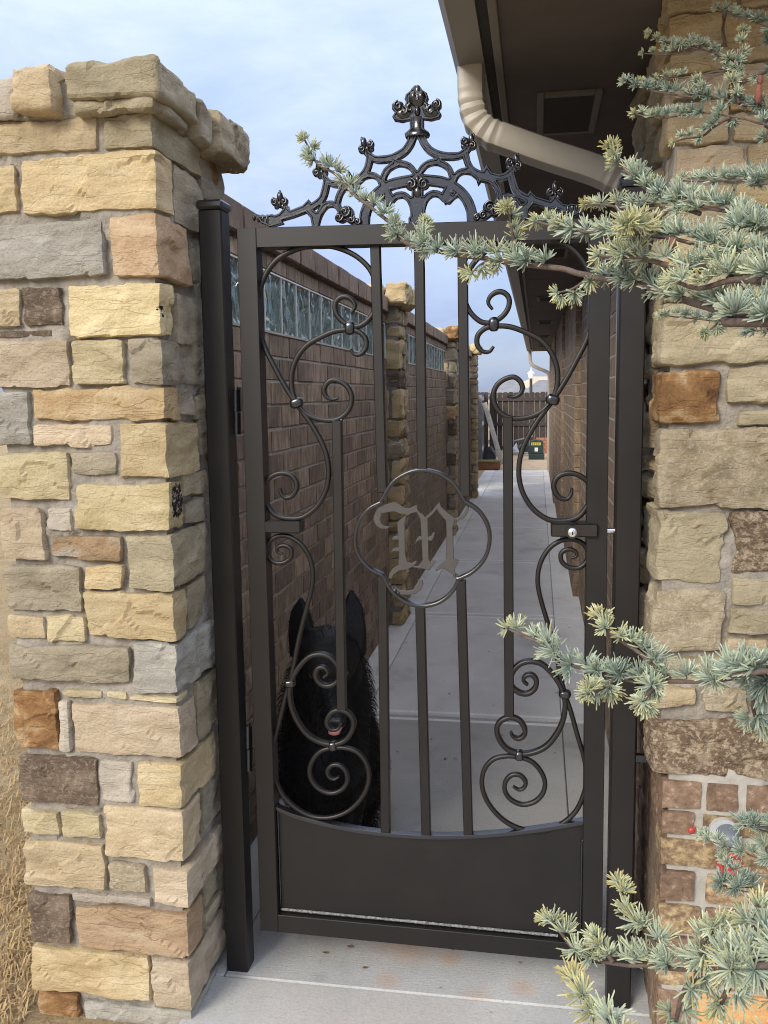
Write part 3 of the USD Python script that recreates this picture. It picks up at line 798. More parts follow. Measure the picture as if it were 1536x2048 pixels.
wall_pillar(3.65, 'first far stone pillar, behind the left bars of the gate', 1)
wall_pillar(7.60, 'second far stone pillar, rust topped, smaller behind the gate bars', 2)
wall_pillar(11.2, 'last and smallest stone pillar, where the brick wall meets the fence', 3)

# ------------------------------------------------------------------ house on the right: brick side wall, eave, gutter, downspouts
house = thing('brick_house', 'brick house side with low taupe eave, gutter and downspouts', 'house', None, (1.3, 8, 0))
segs = [(1.055, .46, 4.68), (1.012, 4.68, 7.42), (.985, 7.42, 10.6), (.965, 10.6, 16.0)]
hb = []
for x, ya, yb in segs:
    obj('wall', bx(x + .0025, 2.0, ya, yb, -.1, 2.40), MAT['mortar_light'], house)
    for c in range(27):
        z0 = c * COURSE
        y = ya - (BLEN / 2 if c % 2 else 0)
        while y < yb - .02:
            a, b = max(y, ya), min(y + BLEN - .011, yb - .002)
            if b - a > .03:
                hb.append(brick(x, x + .06, a, b, z0 + .011, min(z0 + COURSE, 2.36), 0))
            y += BLEN
for x, ya, yb in segs[1:]:
    for c in range(27):
        hb.append(brick(x - .001, x + .07, ya - .008, ya + .02, c * COURSE + .011, min((c + 1) * COURSE, 2.36), 0))
obj('bricks', cat_mesh(hb), MAT['brick_house'], house, kind='stuff', label='brown bricks of the side wall with pale joints')
# eave
JS = [-.62, 1.86, 4.5, 7.12, 9.75, 12.4, 14.95, 16.0]
for i in range(len(JS) - 1):
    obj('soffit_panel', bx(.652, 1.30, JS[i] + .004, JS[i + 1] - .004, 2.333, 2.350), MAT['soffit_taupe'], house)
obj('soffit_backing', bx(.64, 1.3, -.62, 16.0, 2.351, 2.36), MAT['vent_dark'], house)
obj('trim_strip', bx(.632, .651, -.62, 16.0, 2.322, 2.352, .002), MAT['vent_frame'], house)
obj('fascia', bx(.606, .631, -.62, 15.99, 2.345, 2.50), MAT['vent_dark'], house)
gp = [(.606, 2.45), (.606, 2.333), (.545, 2.330), (.530, 2.345), (.527, 2.385), (.519, 2.405), (.517, 2.440), (.524, 2.446), (.524, 2.452), (.612, 2.452)]
g2 = Polygon([(a, b) for a, b in gp])
v2, f2 = trimesh.creation.triangulate_polygon(g2, engine='earcut')
ge = trimesh.creation.extrude_polygon(g2, 16.62)
gv = np.stack([ge.vertices[:, 0], ge.vertices[:, 2] - .62, ge.vertices[:, 1]], 1)
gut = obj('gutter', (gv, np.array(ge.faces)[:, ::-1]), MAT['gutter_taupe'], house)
obj('gutter_lip', sweep([(.5175, -.625, 2.444), (.5175, 16.0, 2.444)], circle(.0085, 8)), MAT['gutter_edge'], gut, smooth=60)
obj('roof', (np.array([[.50, -.66, 2.462], [3.4, -.66, 3.75], [3.4, 16.05, 3.75], [.50, 16.05, 2.462], [.50, -.66, 2.50], [3.4, -.66, 3.79], [3.4, 16.05, 3.79], [.50, 16.05, 2.50]]),
    np.array([[0, 1, 2, 3], [7, 6, 5, 4], [0, 4, 5, 1], [3, 2, 6, 7], [0, 3, 7, 4], [1, 5, 6, 2]])), MAT['roof_shingle'], house)
obj('gable_end', (np.array([[1.3, 15.98, 2.3], [3.4, 15.98, 2.3], [3.4, 15.98, 3.7], [1.3, 15.98, 2.8]]), np.array([[0, 1, 2], [0, 2, 3]])), MAT['fascia_brown'], house)
for y in (.55, 3.2, 5.83, 8.5, 11.2, 13.8):
    fr = [bx(.732, .752, y - .195, y + .195, 2.322, 2.334, .002), bx(.886, .906, y - .195, y + .195, 2.322, 2.334, .002),
          bx(.7525, .8855, y - .195, y - .172, 2.3225, 2.334, .002), bx(.7525, .8855, y + .172, y + .195, 2.3225, 2.334, .002)]
    vt = obj('soffit_vent', cat_mesh(fr), MAT['vent_frame'], house)
    obj('vent_screen', bx(.7525, .8855, y - .1715, y + .1715, 2.329, 2.3325), MAT['vent_dark'], vt)
    for q in range(7):
        yy_ = y - .15 + q * .05
        obj('louvre', obox((.7535, yy_, 2.3255), (.8845, yy_, 2.3255), .028, .0012, (0, .35, 1)), MAT['vent_dark'], vt)


def downspout(pts, name, screw=True):
    P = np.array(pts, float)
    path = catmull(P, .0035)
    prof = roundrect(.066, .084, .018)
    # crimps where it bends
    t = np.gradient(path, axis=0); t /= np.linalg.norm(t, axis=1, keepdims=True)
    cur = np.linalg.norm(np.gradient(t, axis=0), axis=1)
    cur = np.convolve(cur, np.ones(21) / 21, 'same')
    s = np.cumsum(np.r_[0, np.linalg.norm(np.diff(path, axis=0), axis=1)])
    wv = np.clip((cur - .007) / .012, 0, 1) * .12 * (np.abs((s / .026) % 1 - .5) * 2 - .5)
    return obj(name, sweep(path, prof, 1 + wv, frame=(0, 1, 0)), MAT['downspout_beige'], house, smooth=30)


YD = .143
ds = downspout([(.572, YD, 2.335), (.572, YD, 2.29), (.575, YD, 2.245), (.588, YD, 2.205), (.618, YD, 2.178), (.66, YD, 2.160), (.76, YD, 2.12), (.86, YD, 2.083), (.905, YD, 2.062), (.945, YD, 2.035), (.962, YD, 1.99), (.966, YD, 1.92), (.968, YD, 1.5), (.970, YD, .8), (.972, YD, .02)], 'downspout')
ds2 = downspout([(.588, 15.93, 2.34), (.59, 15.93, 2.25), (.60, 15.93, 2.14), (.64, 15.93, 2.07), (.76, 15.93, 2.0), (.89, 15.93, 1.945), (.945, 15.93, 1.90), (.962, 15.93, 1.82), (.963, 15.93, 1.5), (.963, 15.93, .7), (.963, 15.93, .02)], 'downspout')
pscr = on(1, YD - .034, 1172, 313)
obj('screw', ell(pscr, (.006, .004, .006), 1), MAT['gutter_edge'], ds, smooth=True)

# ------------------------------------------------------------------ stone corner of the house front, right
YP = -.20
pier = thing('stone_pier', 'sandstone corner pier right of the gate on a brown brick base', 'pier', None, (1.3, .1, 0))
obj('mortar_core', rock((1.018, YP + .014, .735), (1.62, .455, 2.95), 78, r=.004, amp=.007, warp=.001, res=.014), MAT['mortar'], pier, smooth=40)
obj('base_core', rock((1.038, YP + .007, -.1), (1.62, .457, .690), 79, r=.004, amp=.005, warp=.001, res=.012), MAT['mortar_light'], pier, smooth=40)
PF = [
    (1332, -60, 1470, 20, 'tan'), (1480, -60, 1640, 10, 'tan'),
    (1332, 26, 1446, 96, 'ochre'), (1450, 20, 1560, 120, 'ochre'), (1335, 98, 1454, 145, 'golden'), (1462, 128, 1640, 215, 'ochre'), (1341, 150, 1455, 196, 'cream'),
    (1332, 202, 1458, 286, 'tan'), (1466, 222, 1640, 280, 'tan'), (1344, 292, 1490, 366, 'cream'), (1497, 288, 1640, 360, 'tan'),
    (1340, 372, 1465, 412, 'tan'), (1473, 366, 1640, 412, 'golden'),
    (1319, 418, 1640, 456, 'grey_tan'), (1325, 464, 1450, 530, 'tan'), (1457, 464, 1640, 530, 'speckled'),
    (1318, 538, 1400, 600, 'grey_tan'), (1408, 538, 1640, 600, 'grey_tan'),
    (1310, 606, 1640, 726, 'grey_tan'),
    (1298, 740, 1440, 846, 'rust'), (1456, 733, 1640, 804, 'grey_tan'), (1476, 818, 1640, 852, 'grey_tan'),
    (1310, 857, 1640, 1017, 'speckled'), (1313, 1024, 1446, 1167, 'grey_tan'), (1467, 1030, 1640, 1148, 'pitted'), (1465, 1155, 1640, 1208, 'grey_tan'),
    (1312, 1180, 1446, 1304, 'speckled'), (1455, 1214, 1640, 1268, 'grey_tan'), (1457, 1280, 1640, 1332, 'tan'),
    (1312, 1316, 1448, 1366, 'grey_tan'), (1309, 1376, 1395, 1413, 'tan'), (1410, 1374, 1500, 1424, 'speckled'), (1508, 1345, 1640, 1420, 'grey_tan'),
    (1313, 1444, 1640, 1556, 'mottled_brown'),
]
for x0, y0, x1, y1, m in PF:
    a, b, c, d = span(x0, y0, x1, y1, YP, False)
    b = min(b, 1.62)
    edge = x0 < 1350
    if edge:
        a = 1.001 + random.uniform(-.006, .010) if y0 > 300 else a + .004
    stone(pier, (a, YP, c), (b, YP + (random.uniform(.10, .2) if edge else .08), d), m, amp=.0075, r=.007, res=.010)
z = .76
while z < 2.55:                              # stones on its left face, by the post
    h = random.choice([.07, .1, .12, .15])
    y = YP + random.uniform(.17, .24)
    while y < .42:
        l = random.uniform(.08, .17)
        stone(pier, (1.001 + random.uniform(-.01, .01), y, z), (1.07, min(y + l, .452), z + h - .016), random.choice(['pale_grey', 'grey_tan', 'tan', 'olive', 'cream']), amp=.010, r=.014, res=.02)
        y += l + .014
    z += h
# brick base
PB = [
    [(1322, 1404, 'red_brown'), (1413, 1477, 'red_brown'), (1492, 1640, 'red_brown'), 1566, 1622],
    [(1322, 1389, 'red_brown'), (1406, 1565, 'yellow_mottled'), (1575, 1700, 'yellow_mottled'), 1629, 1674],
    [(1322, 1432, 'yellow_mottled'), (1440, 1560, 'yellow_mottled'), (1570, 1700, 'red_brown'), 1684, 1738],
    [(1322, 1389, 'red_brown'), (1413, 1488, 'yellow_mottled'), (1496, 1640, 'yellow_mottled'), 1748, 1808],
    [(1322, 1402, 'yellow_mottled'), (1410, 1540, 'red_brown'), (1548, 1700, 'yellow_mottled'), 1817, 1872],
    [(1322, 1392, 'red_brown'), (1402, 1500, 'yellow_mottled'), (1510, 1640, 'red_brown'), 1881, 1938],
    [(1322, 1440, 'yellow_mottled'), (1450, 1560, 'red_brown'), (1568, 1700, 'red_brown'), 1946, 1980],
    [(1322, 1384, 'red_brown'), (1396, 1560, 'ochre_block'), (1568, 1700, 'ochre_block'), 1988, 2062],
    [(1322, 1450, 'yellow_mottled'), (1460, 1640, 'red_brown'), 2070, 2130],
]
for row in PB:
    t0, t1 = row[-2:]
    for i, (a, b, m) in enumerate(row[:-2]):
        A, B, c, d = span(a, t0, b, t1, YP, False)
        c, d = on(1, YP, 1420, t1)[2], on(1, YP, 1420, t0)[2]
        A = 1.026 if i == 0 else A
        NS[0] += 1
        obj('brick', rock((A, YP, c), (min(B, 1.62), YP + .09, d), NS[0], r=.004, amp=.0022, warp=.002, res=.016), MAT['brick_' + m], pier, smooth=38)
    c, d = on(1, YP, 1420, t1)[2], on(1, YP, 1420, t0)[2]
    for y0_ in (YP + .10, YP + .285, YP + .47):
        y1_ = min(y0_ + .175, .455)
        if y1_ - y0_ > .04:
            NS[0] += 1
            obj('brick', rock((1.027, y0_, c), (1.09, y1_, d), NS[0], r=.004, amp=.0025, warp=.002, res=.02), MAT[random.choice(['brick_house', 'brick_red_brown', 'brick_brown'])], pier, smooth=38)

# tap on the brick base
tp = on(1, YP, 1446, 1664)
tap = thing('wall_tap', 'grey garden tap with red wheel on the brick base, behind cedar twigs', 'tap', None, tp)
R90 = trimesh.transformations.rotation_matrix(math.pi / 2, [1, 0, 0])
fl = trimesh.creation.cylinder(radius=.033, height=.014, sections=32); fl.apply_transform(R90); fl.apply_translation(tp + [0, -.006, .002])
obj('flange', fl, MAT['tap_flange'], tap, smooth=40)
prof = np.array([[0, .05], [.012, .048], [.020, .04], [.024, .028], [.026, .012], [.026, 0]])
hd = trimesh.creation.revolve(prof, sections=28); hd.apply_transform(R90); hd.apply_translation(tp + [.006, -.006, .0])
obj('body', hd, MAT['tap_grey'], tap, smooth=50)
rg = trimesh.creation.torus(.021, .0055, 40, 10)
a_ = np.arctan2(rg.vertices[:, 1], rg.vertices[:, 0])
rg.vertices[:, :2] *= (1 + .10 * np.cos(6 * a_))[:, None]
rg.apply_transform(R90); wc = on(1, YP - .05, 1459, 1727); rg.apply_translation(wc)
obj('wheel_handle', rg, MAT['tap_red'], tap, smooth=True)
for q in range(3):
    d_ = np.array([math.cos(q * 2.094 + .5), 0, math.sin(q * 2.094 + .5)]) * .02
    obj('spoke', obox(wc, wc + d_, .006, .005, (0, 1, 0)), MAT['tap_red'], tap)
obj('stem', sweep([wc + [0, .052, 0], wc + [0, -.006, 0]], circle(.007, 10)), MAT['tap_grey'], tap, smooth=60)
bd = on(1, YP - .006, 1383, 1661)
obj('red_marker', cat_mesh([ell(bd, (.008, .006, .008), 2), ell(bd + [.006, 0, .007], (.003, .003, .006), 1)]), MAT['tap_red'], None, smooth=True, label='tiny red plug in the brick joint left of the tap', cat='plug')

# ------------------------------------------------------------------ gate posts
def post(corners_top, corners_bot, label, z1):
    pass


XL0, XL1, XR0, XR1 = -.0745, -.0235, .9225, .981
postL = thing('gate_post', 'square dark bronze steel post left of the gate, with hinges', 'post', 'steel gate posts', (-.05, -.035, 0))
zL = on(1, -.067, 415, 418)[2]
obj('tube', bx(-.0755, -.0165, -.067, -.006, -.02, zL, .0035), MAT['bronze_paint'], postL)
obj('post_cap', bx(-.0805, -.0115, -.072, -.001, zL, zL + .022, .006), MAT['black_enamel'], postL)
postR = thing('gate_post', 'square dark bronze steel post right of the gate, strapped to the stone pier', 'post', 'steel gate posts', (.95, -.035, 0))
zR = on(1, -.067, 1255, 372)[2]
obj('tube', bx(.9225, .9815, -.067, -.006, -.02, zR, .0035), MAT['bronze_paint'], postR)
obj('post_cap', bx(.9175, .9865, -.072, -.001, zR, zR + .022, .006), MAT['black_enamel'], postR)
for py in (903, 1516):
    zb = on(1, -.04, 1275, py)[2]
    obj('wall_strap', bx(.980, 1.045, -.046, -.030, zb - .009, zb + .009, .001), MAT['black_enamel'], postR)

# ------------------------------------------------------------------ the gate
YG, YC = -.052, -.028
gate = thing('iron_gate', 'dark bronze wrought iron garden gate with scrolls, monogram and cast crest', 'gate', None, (.455, -.03, 0))


def g2d(x, y, yp=YC):
    p = on(1, yp, x, y)
    return np.array([p[0], p[2]])


TL, TR, BL, BR = g2d(473.2, 457.1, YG), g2d(1223, 433.5, YG), g2d(521.4, 1861, YG), g2d(1203.5, 1928, YG)
SW = .0485
DY = .025


def plate(poly, y=YC, h=DY, b=.0028, name='plate', mat='bronze_paint', parent=None, smooth=False, **kw):
    return obj(name, cast(poly, [(0, h - b), (b, h)], y), MAT[mat], parent or gate, smooth=smooth, **kw)


ux = np.array([1.0, 0])
iTL, iBL = TL + ux * SW, BL + ux * SW
iTR, iBR = TR - ux * SW, BR - ux * SW
plate(Polygon([TL, iTL, iBL, BL]), b=.0012, name='stile')
plate(Polygon([iTR, TR, BR, iBR]), b=.0012, name='stile')
dz = np.array([0, .047])
eps = np.array([.0002, 0])
plate(Polygon([iTL + eps, iTR - eps, iTR - dz - eps, iTL - dz + eps]), b=.0012, name='top_rail')
dz2 = np.array([0, .049])
plate(Polygon([iBL + eps, iBR - eps, iBR + dz2 - eps, iBL + dz2 + eps]), b=.0012, name='bottom_rail')
# kick panel with a dipping upper edge
arc = [g2d(*q) for q in [(543, 1611), (600, 1634), (690, 1656), (775, 1668), (855, 1673), (940, 1672), (1030, 1665), (1110, 1654), (1180, 1641)]]
arcp = catmull(arc, .02)
arcp[0][0], arcp[-1][0] = (iTL[0] + (iBL - iTL)[0] * .83) + .001, (iTR[0] + (iBR - iTR)[0] * .83) - .001
kick = Polygon([*arcp, iBR + dz2 + [-.001, -.001], iBL + dz2 + [.001, -.001]])
obj('kick_panel', cast(kick, [(0, .0015)], -.030), MAT['bronze_paint'], gate)
a3 = np.stack([arcp[:, 0], np.full(len(arcp), -.030), arcp[:, 1] + .004], 1)
obj('panel_edge_bar', sweep(a3, roundrect(.011, .024, .002), frame=(0, 1, 0)), MAT['black_enamel'], gate, smooth=35)


def weld(path, r=.0032, mat='black_enamel'):
    P = catmull(path, .006)
    k = .7 + .8 * fbm(P * 140, 2, 3)
    return sweep(P, circle(r, 6), k)


wl = iBL + dz2; wr = iBR + dz2
obj('weld_bead', weld([(wl[0] + .004, -.0335, wl[1] + .006), ((wl[0] + wr[0]) / 2, -.0335, (wl[1] + wr[1]) / 2 + .006), (wr[0] - .06, -.0335, wr[1] + .006)], .0036), MAT['weld_grey'], gate, smooth=True)
obj('weld_bead', weld([(wr[0] - .004, -.034, wr[1] + .02), (wr[0] - .003, -.034, wr[1] + .27)], .0028), MAT['black_enamel'], gate, smooth=True)
obj('weld_bead', weld([(wl[0] + .004, -.034, wl[1] + .02), (wl[0] + .003, -.034, wl[1] + .30)], .0022), MAT['black_enamel'], gate, smooth=True)


def bar(p, q, w=.0235, name='bar'):
    p, q = g2d(*p), g2d(*q)
    d = (q - p) / np.linalg.norm(q - p); n = np.array([-d[1], d[0]]) * w / 2
    plate(Polygon([p + n, q + n, q - n, p - n]), h=.0118, b=.0018, name=name)


bar((751, 489), (765, 985)); bar((765.5, 1157), (772, 1669))
bar((838.5, 487), (845, 941)); bar((840.5, 1213), (853, 1673))
bar((925, 485), (930.5, 992)); bar((922, 1160), (937, 1672))
bar((674.5, 841), (684, 1418), name='short_bar'); bar((1015.5, 834), (1018.5, 1432), name='short_bar')

XM = (TL[0] + TR[0] + BL[0] + BR[0]) / 4
S1 = [(561, 975), (562, 985), (570, 995), (583, 993), (592, 980), (593, 965), (583, 951), (565, 946), (546, 951), (531, 965), (527, 987), (535, 1010), (552, 1030), (578, 1037), (606, 1034), (632, 1015), (649, 988), (657, 958),
      (656, 924), (646, 890), (626, 853), (607, 826), (592, 806), (568, 768), (548, 731), (531, 697), (520, 662), (516, 624), (520, 580), (534, 545), (555, 519), (582, 503), (615, 493), (650, 491), (685, 499), (716, 515), (740, 539), (752, 568), (756, 598), (747, 626), (730, 646), (714, 653), (697, 650), (680, 638), (671, 622), (671, 606), (681, 595), (694, 594), (706, 602), (710, 614), (702, 627)]
S2 = [(701, 699), (709, 709), (722, 708), (732, 695), (731, 677), (718, 664), (700, 660), (672, 662), (644, 673), (615, 690), (596, 713), (585, 741), (583, 768), (588, 793), (600, 815), (617, 830), (641, 839), (670, 840), (690, 829), (701, 812), (703, 792), (696, 775), (682, 764), (665, 760), (653, 768), (648, 782), (653, 793), (665, 799), (677, 796)]
S3 = [(565, 1107), (556, 1104), (554, 1097), (563, 1091), (575, 1092), (583, 1101), (581, 1115), (568, 1125), (551, 1125), (538, 1114), (534, 1097), (541, 1081), (558, 1072), (578, 1073), (599, 1085), (615, 1106), (624, 1131), (626, 1158), (621, 1188), (612, 1222), (603, 1256), (594, 1296), (588, 1330), (580, 1366), (570, 1398), (558, 1445), (548, 1482), (544, 1516), (548, 1549), (564, 1587), (591, 1615), (626, 1633), (663, 1634), (697, 1621), (724, 1594), (737, 1562), (734, 1530), (717, 1506), (693, 1496), (666, 1495), (642, 1502), (626, 1519), (619, 1540), (624, 1561), (639, 1578), (662, 1586), (683, 1579), (694, 1563), (692, 1544), (680, 1531), (665, 1530), (655, 1541), (658, 1553), (668, 1558), (678, 1553)]
S4 = [(648, 1354), (656, 1346), (651, 1336), (640, 1334), (632, 1343), (634, 1358), (645, 1369), (660, 1371), (674, 1363), (681, 1350), (676, 1332), (662, 1315), (642, 1308), (621, 1312), (602, 1329), (587, 1353), (580, 1380), (583, 1411), (595, 1441), (615, 1468), (640, 1483), (666, 1488), (690, 1480), (704, 1461), (707, 1441), (697, 1426), (680, 1419), (664, 1424), (655, 1438), (656, 1451), (666, 1459), (677, 1456), (681, 1448)]


def scroll(px, w=.0125, dep=.0155, mirror=False, tap=(.05, .05), name='scroll'):
    P = np.array([g2d(*q) for q in px])
    if mirror:
        P[:, 0] = 2 * XM - P[:, 0]
    P = catmull(P, .0055)
    s = np.cumsum(np.r_[0, np.linalg.norm(np.diff(P, axis=0), axis=1)])
    k = np.ones(len(P))
    if tap[0]:
        k = np.minimum(k, .55 + .45 * np.clip(s / tap[0], 0, 1))
    if tap[1]:
        k = np.minimum(k, .55 + .45 * np.clip((s[-1] - s) / tap[1], 0, 1))
    path = np.stack([P[:, 0], np.full(len(P), YC), P[:, 1]], 1)
    obj(name, sweep(path, roundrect(w, dep, .0042), np.stack([k, np.ones(len(k)) * (.8 + .2 * k)], 1), frame=(0, 1, 0)), MAT['bronze_paint'], gate, smooth=50)


def collar(px, ang, mirror=False, l=.034, w=.026):
    c = g2d(*px)
    if mirror:
        c[0] = 2 * XM - c[0]; ang = math.pi - ang
    m = trimesh.creation.icosphere(3)
    v = np.array(m.vertices)
    v = np.sign(v) * np.abs(v) ** .72
    v = v * np.array([l / 2, .0155, w / 2])
    r = np.array([[math.cos(ang), 0, -math.sin(ang)], [0, 1, 0], [math.sin(ang), 0, math.cos(ang)]])
    obj('collar', (v @ r.T + np.array([c[0], YC, c[1]]), m.faces), MAT['black_enamel'], gate, smooth=True)


for mir in (False, True):
    scroll(S1, mirror=mir); scroll(S2, mirror=mir); scroll(S3, .0115, .015, mirror=mir); scroll(S4, .0125, .022, mirror=mir)
    collar((700, 656), math.pi / 2, mir); collar((593, 806), .30, mir); collar((580, 1366), 0.05, mir, .030, .022); collar((666, 1491), math.pi / 2, mir, .028, .023)
# quatrefoil ring round the monogram
QF = [[(762, 1003), (785, 966), (815, 946), (846, 940), (880, 948), (908, 968), (928, 999)],
      [(928, 1001), (958, 1022), (976, 1052), (979, 1085), (969, 1117), (945, 1143), (915, 1158)],
      [(918, 1157), (905, 1182), (880, 1203), (846, 1211), (812, 1203), (785, 1182), (766, 1150)],
      [(766, 1150), (738, 1135), (717, 1108), (711, 1077), (719, 1043), (738, 1018), (765, 1003)]]
ring = []
for q in QF:
    P = catmull([g2d(*a) for a in q], .006)
    ring.append(sweep(np.stack([P[:, 0], np.full(len(P), YC), P[:, 1]], 1), roundrect(.0095, .025, .003), frame=(0, 1, 0)))
obj('quatrefoil_ring', cat_mesh(ring), MAT['black_enamel'], gate, smooth=45)
# monogram, black letter M
def mp(pts):
    return Polygon([g2d(690 + x / 4.8, 920 + y / 4.8, -.030) for x, y in pts]).buffer(0)


letter = unary_union([mp(p) for p in [
    [(300, 490), (330, 445), (375, 428), (430, 415), (480, 404), (525, 425), (575, 460), (620, 464), (655, 445), (690, 430), (698, 478), (720, 505), (745, 520), (772, 548), (835, 490), (880, 430), (910, 405), (925, 450), (985, 505), (1060, 562), (1050, 600), (1035, 650), (1045, 945), (1098, 957), (1080, 1000), (1060, 1040), (1055, 1075), (1090, 1108), (1050, 1108), (955, 1042), (925, 1040), (875, 1066), (872, 1045), (900, 1015), (968, 958), (975, 700), (970, 585), (905, 505), (885, 470), (840, 525), (795, 560), (798, 620), (805, 950), (825, 985), (872, 955), (868, 985), (808, 1056), (730, 1036), (715, 1020), (745, 960), (727, 600), (722, 565), (690, 500), (640, 510), (590, 540), (575, 600), (580, 900), (600, 985), (640, 990), (688, 962), (690, 990), (640, 1030), (560, 1055), (515, 1010), (520, 880), (505, 640), (500, 600), (530, 570), (590, 525), (540, 518), (470, 492), (400, 502), (355, 512)],
    [(302, 490), (345, 500), (352, 530), (338, 570), (350, 610), (385, 635), (430, 640), (400, 664), (345, 660), (300, 630), (275, 580), (275, 540)],
    [(445, 768), (462, 738), (490, 728), (520, 735), (520, 765), (490, 762)], [(437, 884), (470, 848), (500, 838), (525, 846), (525, 880), (490, 872)],
    [(545, 1015), (500, 1012), (455, 1045), (425, 1090), (418, 1138), (450, 1140), (470, 1098), (520, 1062), (585, 1052)],
    [(672, 808), (680, 770), (705, 733), (740, 735), (735, 768), (705, 775)], [(790, 742), (825, 728), (840, 700), (865, 698), (858, 730), (835, 775), (795, 772)],
    [(640, 1010), (700, 1020), (745, 960), (760, 1000), (730, 1040), (660, 1030)],
    [(430, 1190), (480, 1222), (540, 1250), (605, 1256), (665, 1240), (705, 1200), (718, 1165), (700, 1148), (742, 1146), (752, 1190), (730, 1240), (680, 1280), (610, 1298), (530, 1290), (460, 1255)],
    [(1048, 565), (1100, 545), (1140, 510), (1160, 470), (1168, 435), (1192, 445), (1185, 500), (1150, 552), (1090, 580)],
]])
obj('monogram', cast(letter.simplify(.0006), [(0, .002), (.0012, .003)], -.030), MAT['plate_paint'], gate)
obj('weld_bead', cat_mesh([ell([*g2d(*q)[:1], -.034, g2d(*q)[1]], (.004 * k, .004, .0035 * k), 1) for q, k in [((764, 1000), 1.6), ((759, 1006), 1.2), ((929, 997), 1.4), ((935, 1004), 1.1), ((916, 1155), 1.5), ((910, 1150), 1.0), ((781, 1168), 1.1), ((790, 1180), 1.5), ((797, 1185), 1.0), ((786, 1176), 1.0), ((836, 940), 1.4), ((855, 941), 1.4), ((668, 842), 1.1), ((684, 840), 1.2)]]), MAT['black_enamel'], gate, smooth=True)
# lock box and the matching block at the hinge side
a, b = g2d(1102, 1047, -.066), g2d(1196, 1075, -.066)
lock = obj('lock_box', bx(a[0], b[0], -.066, -.004, b[1], a[1], .003), MAT['black_enamel'], gate)
kc = on(1, -.067, 1144.5, 1063.5)
cy = trimesh.creation.cylinder(radius=.0155, height=.012, sections=36); cy.apply_transform(R90); cy.apply_translation(kc + [0, -.004, 0])
obj('lock_collar', cy, MAT['black_enamel'], lock, smooth=40)
cy = trimesh.creation.revolve(np.array([[0, .012], [.0075, .0115], [.0105, .009], [.011, 0]]), sections=36); cy.apply_transform(R90); cy.apply_translation(kc + [0, -.006, 0])
obj('lock_cylinder', cy, MAT['lock_chrome'], lock, smooth=40)
obj('key_slot', bx(kc[0] - .0012, kc[0] + .0012, kc[1] - .0188, kc[1] - .0178, kc[2] - .005, kc[2] + .003), MAT['key_slot_black'], lock)
lbz = on(1, -.03, 1217, 1061)[2]
bo = trimesh.creation.cylinder(radius=.0075, height=.05, sections=20); bo.apply_transform(trimesh.transformations.rotation_matrix(math.pi / 2, [0, 1, 0])); bo.apply_translation([.918, -.03, lbz])
obj('latch_bolt', bo, MAT['lock_chrome'], gate, smooth=40)
a, b = g2d(526, 1043, -.052), g2d(596, 1067, -.052)
obj('stop_block', bx(a[0] + .0, b[0] + .006, -.052, -.006, b[1], a[1], .0025), MAT['bronze_paint'], gate)
# hinges
for (hx, ha, hb_) in ((475, 779, 868), (499, 1448, 1536)):
    t0, t1 = on(1, .0, hx, ha)[2], on(1, .0, hx, hb_)[2]
    hc = on(1, .0, hx, (ha + hb_) / 2)[0]
    hinge = obj('hinge', cat_mesh([sweep([(hc, -.012, t1), (hc, -.012, (t0 + t1) / 2 - .001)], circle(.0125, 16)), sweep([(hc, -.012, (t0 + t1) / 2 + .001), (hc, -.012, t0)], circle(.0125, 16))]), MAT['black_enamel'], gate, smooth=45)
    obj('hinge_leaf', cat_mesh([bx(hc - .02, hc - .006, -.012, -.004, t1 - .01, (t0 + t1) / 2), bx(hc + .004, hc + .022, -.012, -.004, (t0 + t1) / 2, t0 + .006)]), MAT['black_enamel'], hinge)
    obj('weld_bead', weld([(hc - .016, -.016, t1 - .008), (hc - .015, -.016, (t0 + t1) / 2)], .004), MAT['black_enamel'], hinge, smooth=True)

# cast crest on the top rail
CS = .000545
cb = g2d(836, 446.5)


def cu(u, v):
    "crest coordinates (photo crop units from the centre line and the rail) to the plane of the gate"
    return g2d(836 + u * .4427, 446.5 - v * .4427 - .034 * u * .4427)


def stroke(pts, w, sm=True):
    P = np.array([cu(*p) for p in pts])
    P = catmull(P, .006) if sm and len(P) > 2 else P
    return LineString(P).buffer(w * CS / 2, cap_style=1, join_style=1, quad_segs=4)


def taper(pts, w0, w1):
    P = catmull(np.array([cu(*p) for p in pts]), .006)
    n = len(P)
    return unary_union([LineString(P[i:i + 2]).buffer((w0 + (w1 - w0) * i / n) * CS / 2, quad_segs=4) for i in range(n - 1)])


half = []
half.append(taper([(14, 395), (30, 355), (58, 322), (100, 302), (150, 294), (190, 298), (222, 320)], 34, 26))
half.append(stroke([(224, 322), (229, 338)], 24))
half.append(taper([(215, 306), (222, 270), (240, 235), (272, 212), (312, 205)], 28, 28))
half.append(taper([(305, 204), (335, 200), (365, 190), (400, 198), (426, 220)], 28, 24))
half.append(Polygon([cu(290, 212), cu(312, 250), (cu(338, 210)), cu(312, 196)]))
half.append(stroke([(428, 222), (432, 236)], 24))
half.append(taper([(420, 210), (428, 168), (445, 126), (480, 98), (520, 88)], 28, 30))
half.append(Polygon([cu(488, 98), cu(508, 126), (cu(545, 92)), cu(520, 76)]))
half.append(taper([(512, 88), (548, 76), (590, 62), (640, 50), (690, 38), (735, 36)], 34, 30))
half.append(stroke([(618, 58), (620, 92)], 24)); half.append(Polygon([cu(580, 62), cu(612, 92), cu(628, 92), cu(662, 56)]))
half.append(Polygon([cu(x, y) for x, y in [(640, 20), (700, 6), (745, 32), (760, 52), (742, 58), (720, 54), (690, 60), (660, 44)]]).buffer(.002))
